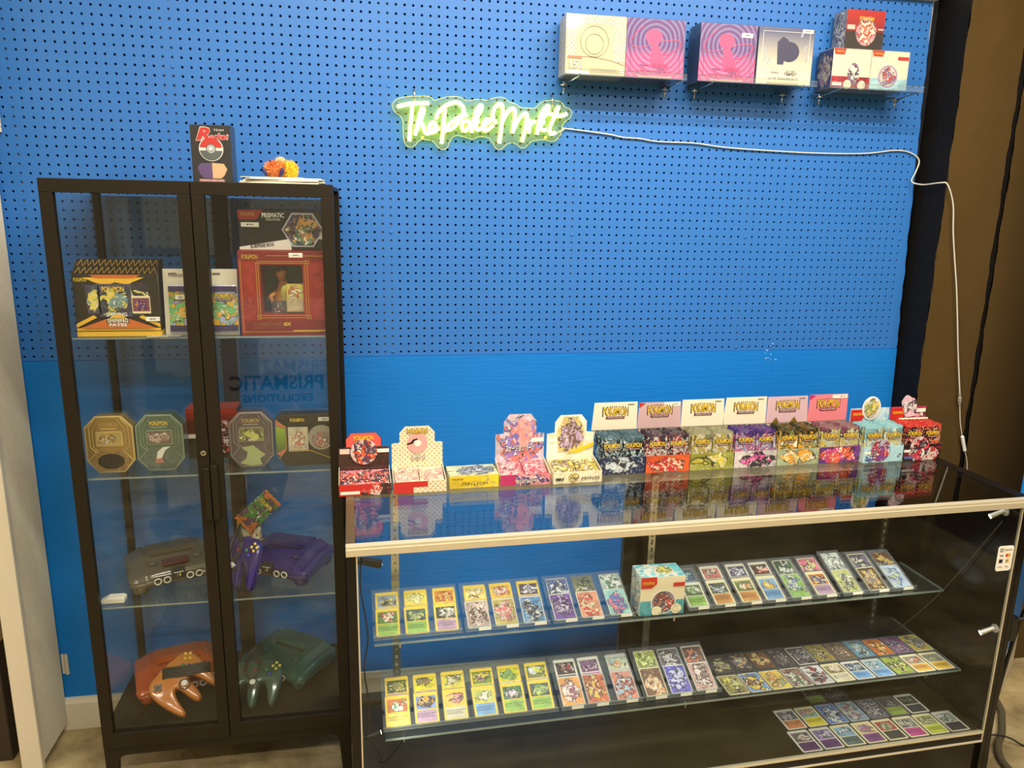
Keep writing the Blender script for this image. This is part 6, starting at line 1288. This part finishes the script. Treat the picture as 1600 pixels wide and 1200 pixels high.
# controllers
HALF = [(0.0, 0.062), (0.016, 0.066), (0.030, 0.062), (0.046, 0.062), (0.066, 0.054), (0.079, 0.036), (0.082, 0.012), (0.081, -0.012), (0.076, -0.040), (0.070, -0.066), (0.063, -0.081), (0.056, -0.084), (0.049, -0.078), (0.045, -0.058), (0.039, -0.032), (0.030, -0.014), (0.022, -0.012), (0.018, -0.028), (0.0155, -0.056), (0.011, -0.076), (0.005, -0.083), (0.0, -0.084)]
def controller(label, loc, rot, shell, cord=True, wrap=False):
    t = thing('game_controller', label, 'controller', loc, 0.0, 'game controllers in the cabinet'); t.rotation_euler = rot.to_euler() if hasattr(rot, 'to_euler') else rot
    o2 = HALF + [(-x, y) for x, y in HALF[-2:0:-1]]; o2 = [(q.x, q.y) for q in smooth_path([(x, y, 0) for x, y in o2 + o2[:1]], 3)[:-1]]; n_ = len(o2)
    def inset(d):
        r = []
        for i in range(n_):
            a, b, c_ = Vector(o2[i - 1]), Vector(o2[i]), Vector(o2[(i + 1) % n_]); tg = (c_ - a).normalized(); r.append(b + Vector((-tg.y, tg.x)) * -d)
        return r
    mb = MB(); rings = []
    for (z, d) in ((0.0, 0.008), (0.004, 0.003), (0.010, 0.0), (0.0145, -0.0), (0.015, 0.001), (0.0155, 0.0), (0.021, 0.002), (0.025, 0.0055), (0.0265, 0.0085)):
        b = len(mb.v); pr = inset(d)
        for p in pr:
            droop = 0.010 * max(0, (-p.y - 0.02) / 0.065) ** 1.3
            mb.v.append((p.x, p.y, z - droop))
        rings.append(b)
    for a, b in zip(rings, rings[1:]):
        for i in range(n_): mb.f.append((a + i, a + (i + 1) % n_, b + (i + 1) % n_, b + i))
    import mathutils
    for (b, fl) in ((rings[-1], False), (rings[0], True)):
        tris = mathutils.geometry.tessellate_polygon([[Vector((mb.v[b + i][0], mb.v[b + i][1], 0)) for i in range(n_)]])
        for tr in tris: mb.f.append(tuple(b + q for q in (tr if not fl else tr[::-1])))
    o = mb.build('shell', shell, t, smooth=True)
    dk = mat('button_grey', S(96, 88, 74), 0.4)
    MB().cyl((-0.054, 0.028, 0.0262), (-0.054, 0.028, 0.0272), 0.0165, n=22).build('pad_dish', shell, t)
    MB().box(-0.0665, -0.0415, 0.0235, 0.0325, 0.027, 0.031).box(-0.0585, -0.0495, 0.0155, 0.0405, 0.027, 0.031).build('direction_pad', dk, t, bevel=0.001)
    MB().ring((0, -0.020, 0.0262), 0.0145, 0.002, 'z', 24, 8).build('stick_ring', mat('stick_dark', S(56, 54, 46), 0.4), t, smooth=True)
    s = MB().cyl((0, -0.020, 0.024), (0, -0.020, 0.036), 0.0042, n=12).tube([(0, -0.020, 0.035), (0, -0.020, 0.037), (0, -0.020, 0.040), (0, -0.020, 0.0405)], [0.007, 0.0088, 0.0088, 0.006], 18).build('stick', mat('stick_white', S(226, 222, 208), 0.35), t, smooth=True)
    CY = mat('button_yellow', S(240, 208, 70), 0.3, coat=0.4)
    for (x, y) in ((0.062, 0.046), (0.062, 0.026), (0.052, 0.036), (0.072, 0.036)): MB().dome((x, y, 0.0262), 0.0048, (0, 0, 1), 14, 4, 0.9).build('yellow_button', CY, t, smooth=True)
    MB().dome((0.044, 0.012, 0.0262), 0.0058, (0, 0, 1), 14, 4, 0.8).build('blue_button', mat('button_blue', S(40, 60, 170), 0.3, coat=0.4), t, smooth=True)
    MB().dome((0.034, 0.026, 0.0262), 0.0056, (0, 0, 1), 14, 4, 0.8).build('green_button', mat('button_green', S(40, 130, 70), 0.3, coat=0.4), t, smooth=True)
    MB().dome((0.0, 0.024, 0.0262), 0.0045, (0, 0, 1), 12, 4, 0.8).build('red_button', mat('button_red', S(180, 44, 36), 0.3), t, smooth=True)
    CB_ = mat('controller_cord', S(44, 42, 34), 0.4, coat=0.3)
    if wrap:
        for k in range(7):
            Mw = Matrix.Rotation(radians(-41), 4, 'Z'); cy_ = 0.020 + k * 0.0046; h = 0.0300 + 0.001 * (k % 2); L_ = [(-0.062, 0, 0.010), (-0.060, 0, 0.026), (-0.045, 0.001, h), (0.0, -0.002, h + 0.002), (0.045, 0.0, h), (0.066, 0, 0.026), (0.068, 0, 0.010), (0.05, 0, -0.004), (-0.05, 0.002, -0.004), (-0.062, 0, 0.010)]
            L_ = [Mw @ Vector((x, y + cy_, z)) + Vector((0.004, -0.016, 0)) for x, y, z in L_]
            MB().tube(smooth_path(L_, 3), 0.0024, 7).build('cord', CB_, t, smooth=True)
    elif cord:
        for k in range(5):
            r = 0.030 + 0.004 * k; L_ = [(-0.028 + 0.012 * k * 0.5 + r * 0.42 * cos(g), 0.058 + r * 1.25 * sin(g) * 0.9 - 0.012, 0.016 + 0.0045 * k + 0.006 * sin(2 * g)) for g in [2 * pi * q / 18 for q in range(19)]]
            MB().tube(L_, 0.0025, 7).build('cord', CB_, t, smooth=True)
    return t
controller('orange controller with a black cord wound round it, leaning on the orange console', (-0.652, -0.300, BZ + 0.075), Matrix.Rotation(radians(10), 3, 'Z') @ Matrix.Rotation(radians(40), 3, 'X') @ Matrix.Rotation(radians(41), 3, 'Z'), plast('orange_pale', S(196, 122, 56)), wrap=True)
controller('purple controller with a coiled black cord, beside the purple console', (-0.446, -0.325, CZ + 0.094), (radians(62), radians(-8), radians(-38)), PRPL)
controller('teal green controller with a dark cord in front of the teal console', (-0.440, -0.298, BZ + 0.052), (radians(26), 0, radians(-2)), plast('teal_pale', S(60, 84, 68)), cord=True)
# packs behind the purple controller and the white cap on the third shelf
PK2 = pack_mesh('loose_pack', 0.072, 0.128, 0.006, FOIL)
o = link('booster_pack', PK2, None, loc=(-0.468, -0.078, CZ + 0.001), rot=(radians(-6), 0, radians(4)), c=pal((226, 190, 60), (206, 110, 40), (236, 226, 180)), s=0.7); tag(o, 'yellow and orange foil booster pack standing behind the purple controller', 'card pack', 'loose packs on the third shelf')
text(o, 'POKéMON', 0.05, 0.014, (0, -0.0042, 0.086), BLACK, bold=0.02); 
o = link('booster_pack', PK2, None, loc=(-0.484, -0.095, CZ + 0.102), rot=(radians(-12), radians(52), radians(6)), c=pal((206, 110, 50), (90, 50, 90), (60, 130, 50)), s=0.6); tag(o, 'orange and purple foil booster pack lying askew on top of the yellow pack', 'card pack', 'loose packs on the third shelf')
text(o, 'POKéMON', 0.05, 0.012, (0, -0.0042, 0.095), YEL, bold=0.01)
t = thing('white_cap', 'small white wedge shaped plastic cap at the front left of the third shelf', 'cap', (-0.798, -0.362, CZ))
MB().prism([(-0.034, 0.0), (0.034, 0.0), (0.034, 0.012), (0.026, 0.0165), (-0.010, 0.0165), (-0.032, 0.004)], 0.0, 0.03).build('cap', mat('cap_white', S(238, 232, 214), 0.4), t, bevel=0.002)

# ================================================================== ON TOP OF THE CABINET
t = thing('deck_box', 'black upright card box with a red and white ball emblem on top of the cabinet', 'box', (-0.4705, -0.26, CT + 0.0004), radians(-4))
MB().box(-0.051, 0.051, 0, 0.05, 0, 0.147).build('carton', BLACK, t, bevel=0.0008)
text(t, 'R', 0.04, 0.036, (-0.018, -0.0012, 0.125), WHITE, bold=0.09, shear=0.3, name='title_outline'); text(t, 'R', 0.037, 0.033, (-0.018, -0.0018, 0.125), REDP, bold=0.05, shear=0.3)
text(t, 'ocket', 0.05, 0.018, (0.022, -0.0014, 0.119), WHITE, bold=0.06, shear=0.3, name='title_outline'); text(t, 'ocket', 0.047, 0.016, (0.022, -0.0020, 0.119), REDP, bold=0.03, shear=0.3); text(t, 'TEAM', 0.026, 0.005, (0.022, -0.0012, 0.135), WHITE)
cz = 0.087; R_ = 0.031
def arc(r0, a0, a1, n=16): return [(r0 * cos(a0 + (a1 - a0) * k / n), cz + r0 * sin(a0 + (a1 - a0) * k / n)) for k in range(n + 1)]
poly(t, 'ball_rim', arc(R_, 0, 2 * pi, 32)[:-1], -0.0002, WHITE); poly(t, 'ball_top', arc(R_ * 0.93, radians(8), radians(172)), -0.0010, REDP); poly(t, 'ball_bottom', arc(R_ * 0.93, radians(188), radians(352)), -0.0010, mat('ball_slate', S(90, 98, 94), 0.4))
for r, m in ((0.0125, mat('ball_slate', (0, 0, 0))), (0.0105, mat('ball_pale', S(190, 200, 196), 0.4)), (0.006, mat('ball_slate', (0, 0, 0))), (0.005, WHITE)): poly(t, 'ball_button', arc(r, 0, 2 * pi, 24)[:-1], -0.0012 - (0.013 - r) * 0.2, m)
poly(t, 'peach_shape', [(0.0, 0.052), (0.030, 0.050), (0.038, 0.036), (0.030, 0.020), (0.022, 0.0125), (0.0, 0.0125)], -0.0004, mat('peach_print', S(232, 186, 136), 0.45)); poly(t, 'purple_shape', [(0.0, 0.052), (0.0, 0.0125), (-0.022, 0.0125), (-0.032, 0.022), (-0.038, 0.038), (-0.030, 0.050)], -0.0004, mat('purple_print', S(96, 70, 120), 0.45))
panel(t, 'red_strip', -0.035, 0.03, 0.003, 0.0105, -0.0006, mat('rose_strip', S(196, 110, 110), 0.4)); text(t, 'TRADING CARD GAME', 0.06, 0.0048, (-0.002, -0.0018, 0.0068), WHITE)
MB().box(-0.052, 0.052, -0.0028, 0.051, 0.0002, 0.1482).build('plastic_wrap', WRAP, t)
PAP = mat('paper_white', S(236, 230, 206), 0.55, var=0.04)
for k in range(6):
    w, d = ((0.20, 0.13), (0.215, 0.13), (0.19, 0.125), (0.20, 0.12), (0.18, 0.12), (0.16, 0.11))[k]; th_ = (0.0035, 0.003, 0.0035, 0.002, 0.0025, 0.0015)[k]
    z = sum((0.0038, 0.0033, 0.0038, 0.0023, 0.0028, 0.0018)[:k])
    nm = ['bottom', 'second', 'third', 'fourth', 'fifth', 'top'][k]
    mb = MB(); mb.box(-w / 2, w / 2, -d / 2, d / 2, 0, th_)
    o = mb.build('paper_envelope', PAP, None, bevel=0.0008, loc=(-0.292 + (0, 0.004, 0.006, 0.010, 0.014, -0.02)[k], -0.265 + random.uniform(-.008, .008), CT + 0.0006 + z), rot=(0, 0, radians((-2, 3, -3, 4, 0, -3)[k])))
    tag(o, 'flat white paper envelope, %s of the stack on top of the cabinet' % nm, 'envelope', 'paper envelopes on the cabinet')
t = thing('fluffy_toy', 'small fluffy orange and yellow toy with dark blue feet on the paper stack', 'toy', (-0.298, -0.275, CT + 0.0006 + 0.0182)); t.scale = (1.3, 1.3, 1.35)
def fluff(name, c, r, m, n, seed, L_=0.007):
    rnd = random.Random(seed); mb = MB().ball((0, 0, 0), r, 14, 10); mb.v = [(x + c[0], y + c[1], z + c[2]) for x, y, z in mb.v]
    for k in range(n):
        d = Vector((rnd.gauss(0, 1), rnd.gauss(0, 1), rnd.gauss(0, 1))).normalized(); p = Vector((c[0] + d.x * r[0], c[1] + d.y * r[1], c[2] + d.z * r[2]))
        if p.z < 0.001: continue
        s1 = d.orthogonal().normalized() * 0.0011; s2 = d.cross(s1).normalized() * 0.0011; b = len(mb.v); e = p + d * L_ * rnd.uniform(.6, 1.2) + Vector((rnd.uniform(-.002, .002), 0, rnd.uniform(-.002, .002)))
        mb.v += [tuple(p + s1), tuple(p - s1 * .5 + s2), tuple(p - s1 * .5 - s2), tuple(e)]; mb.f += [(b, b + 1, b + 3), (b + 1, b + 2, b + 3), (b + 2, b, b + 3)]
    mb.build(name, m, t, smooth=False)
fluff('orange_body', (-0.006, 0, 0.0145), (0.020, 0.016, 0.0135), mat('fluff_orange', S(236, 150, 84), 0.9), 900, 1); fluff('yellow_tail', (0.019, 0.004, 0.0145), (0.014, 0.013, 0.0135), mat('fluff_yellow', S(244, 214, 70), 0.9), 700, 2); fluff('cream_top', (0.003, 0.002, 0.032), (0.007, 0.006, 0.005), mat('fluff_cream', S(244, 226, 180), 0.9), 250, 3, 0.004)
for x, a in ((-0.027, 0.5), (0.006, -0.4)):
    m2 = MB().ball((0, 0, 0), (0.004, 0.0045, 0.010), 12, 8).xf(Matrix.Rotation(-a, 4, 'Y')); m2.v = [(p[0] + x, p[1] - 0.016, max(0.0002, p[2] + 0.0095)) for p in m2.v]; m2.build('blue_foot', mat('foot_navy', S(34, 34, 90), 0.5), t, smooth=True)

# ================================================================== FAR RIGHT OF THE COUNTER
t = thing('partition', 'blue painted partition panel with a white base, beside the right end of the showcase', 'panel', (2.11, -0.39, 0), math.atan2(0.142, 0.182))
MB().box(0.0, 0.36, 0.0, 0.03, 0.17, 2.2).build('blue_board', BLUE2, t, bevel=0.002); MB().box(0.0, 0.36, -0.004, 0.032, 0.0, 0.17).build('white_base', TRIMW, t, bevel=0.002)
t = thing('power_plug', 'black power plug block on the right end panel of the showcase', 'plug', K(1.8125, 0.03, 0.55), TH)
MB().box(0, 0.022, -0.03, 0.03, 0.0, 0.075).build('plug_body', BLKL, t, bevel=0.004); MB().tube(smooth_path([(0.02, 0.0, 0.05), (0.05, -0.01, 0.055), (0.09, -0.02, 0.058), (0.14, 0.02, 0.05), (0.18, 0.1, 0.0), (0.16, 0.12, -0.3), (0.14, 0.1, -0.545)], 5), 0.006, 8).build('plug_cord', CABLEB, t, smooth=True)
t = thing('floor_cable', 'thick grey cable lying on the concrete floor beside the showcase', 'cable', (2.0, -0.55, 0))
MB().tube(smooth_path([(0.19, 0.30, 0.012), (0.13, 0.15, 0.012), (0.075, 0.08, 0.012), (0.02, 0.02, 0.012), (-0.04, -0.03, 0.012), (-0.09, -0.11, 0.012), (-0.1, -0.25, 0.012)], 5), 0.0115, 10).build('cable', mat('grey_cable2', S(96, 86, 64), 0.6), t, smooth=True)
t = thing('thin_cable', 'thin black cable crossing the thick grey cable on the concrete floor', 'cable', (2.0, -0.57, 0))
MB().tube(smooth_path([(-0.12, 0.05, 0.003), (-0.06, 0.04, 0.012), (-0.015, 0.02, 0.026), (0.02, 0.0, 0.022), (0.06, -0.02, 0.004), (0.16, -0.06, 0.003), (0.4, -0.12, 0.003)], 5), 0.0028, 8).build('cable', CABLEB, t, smooth=True)
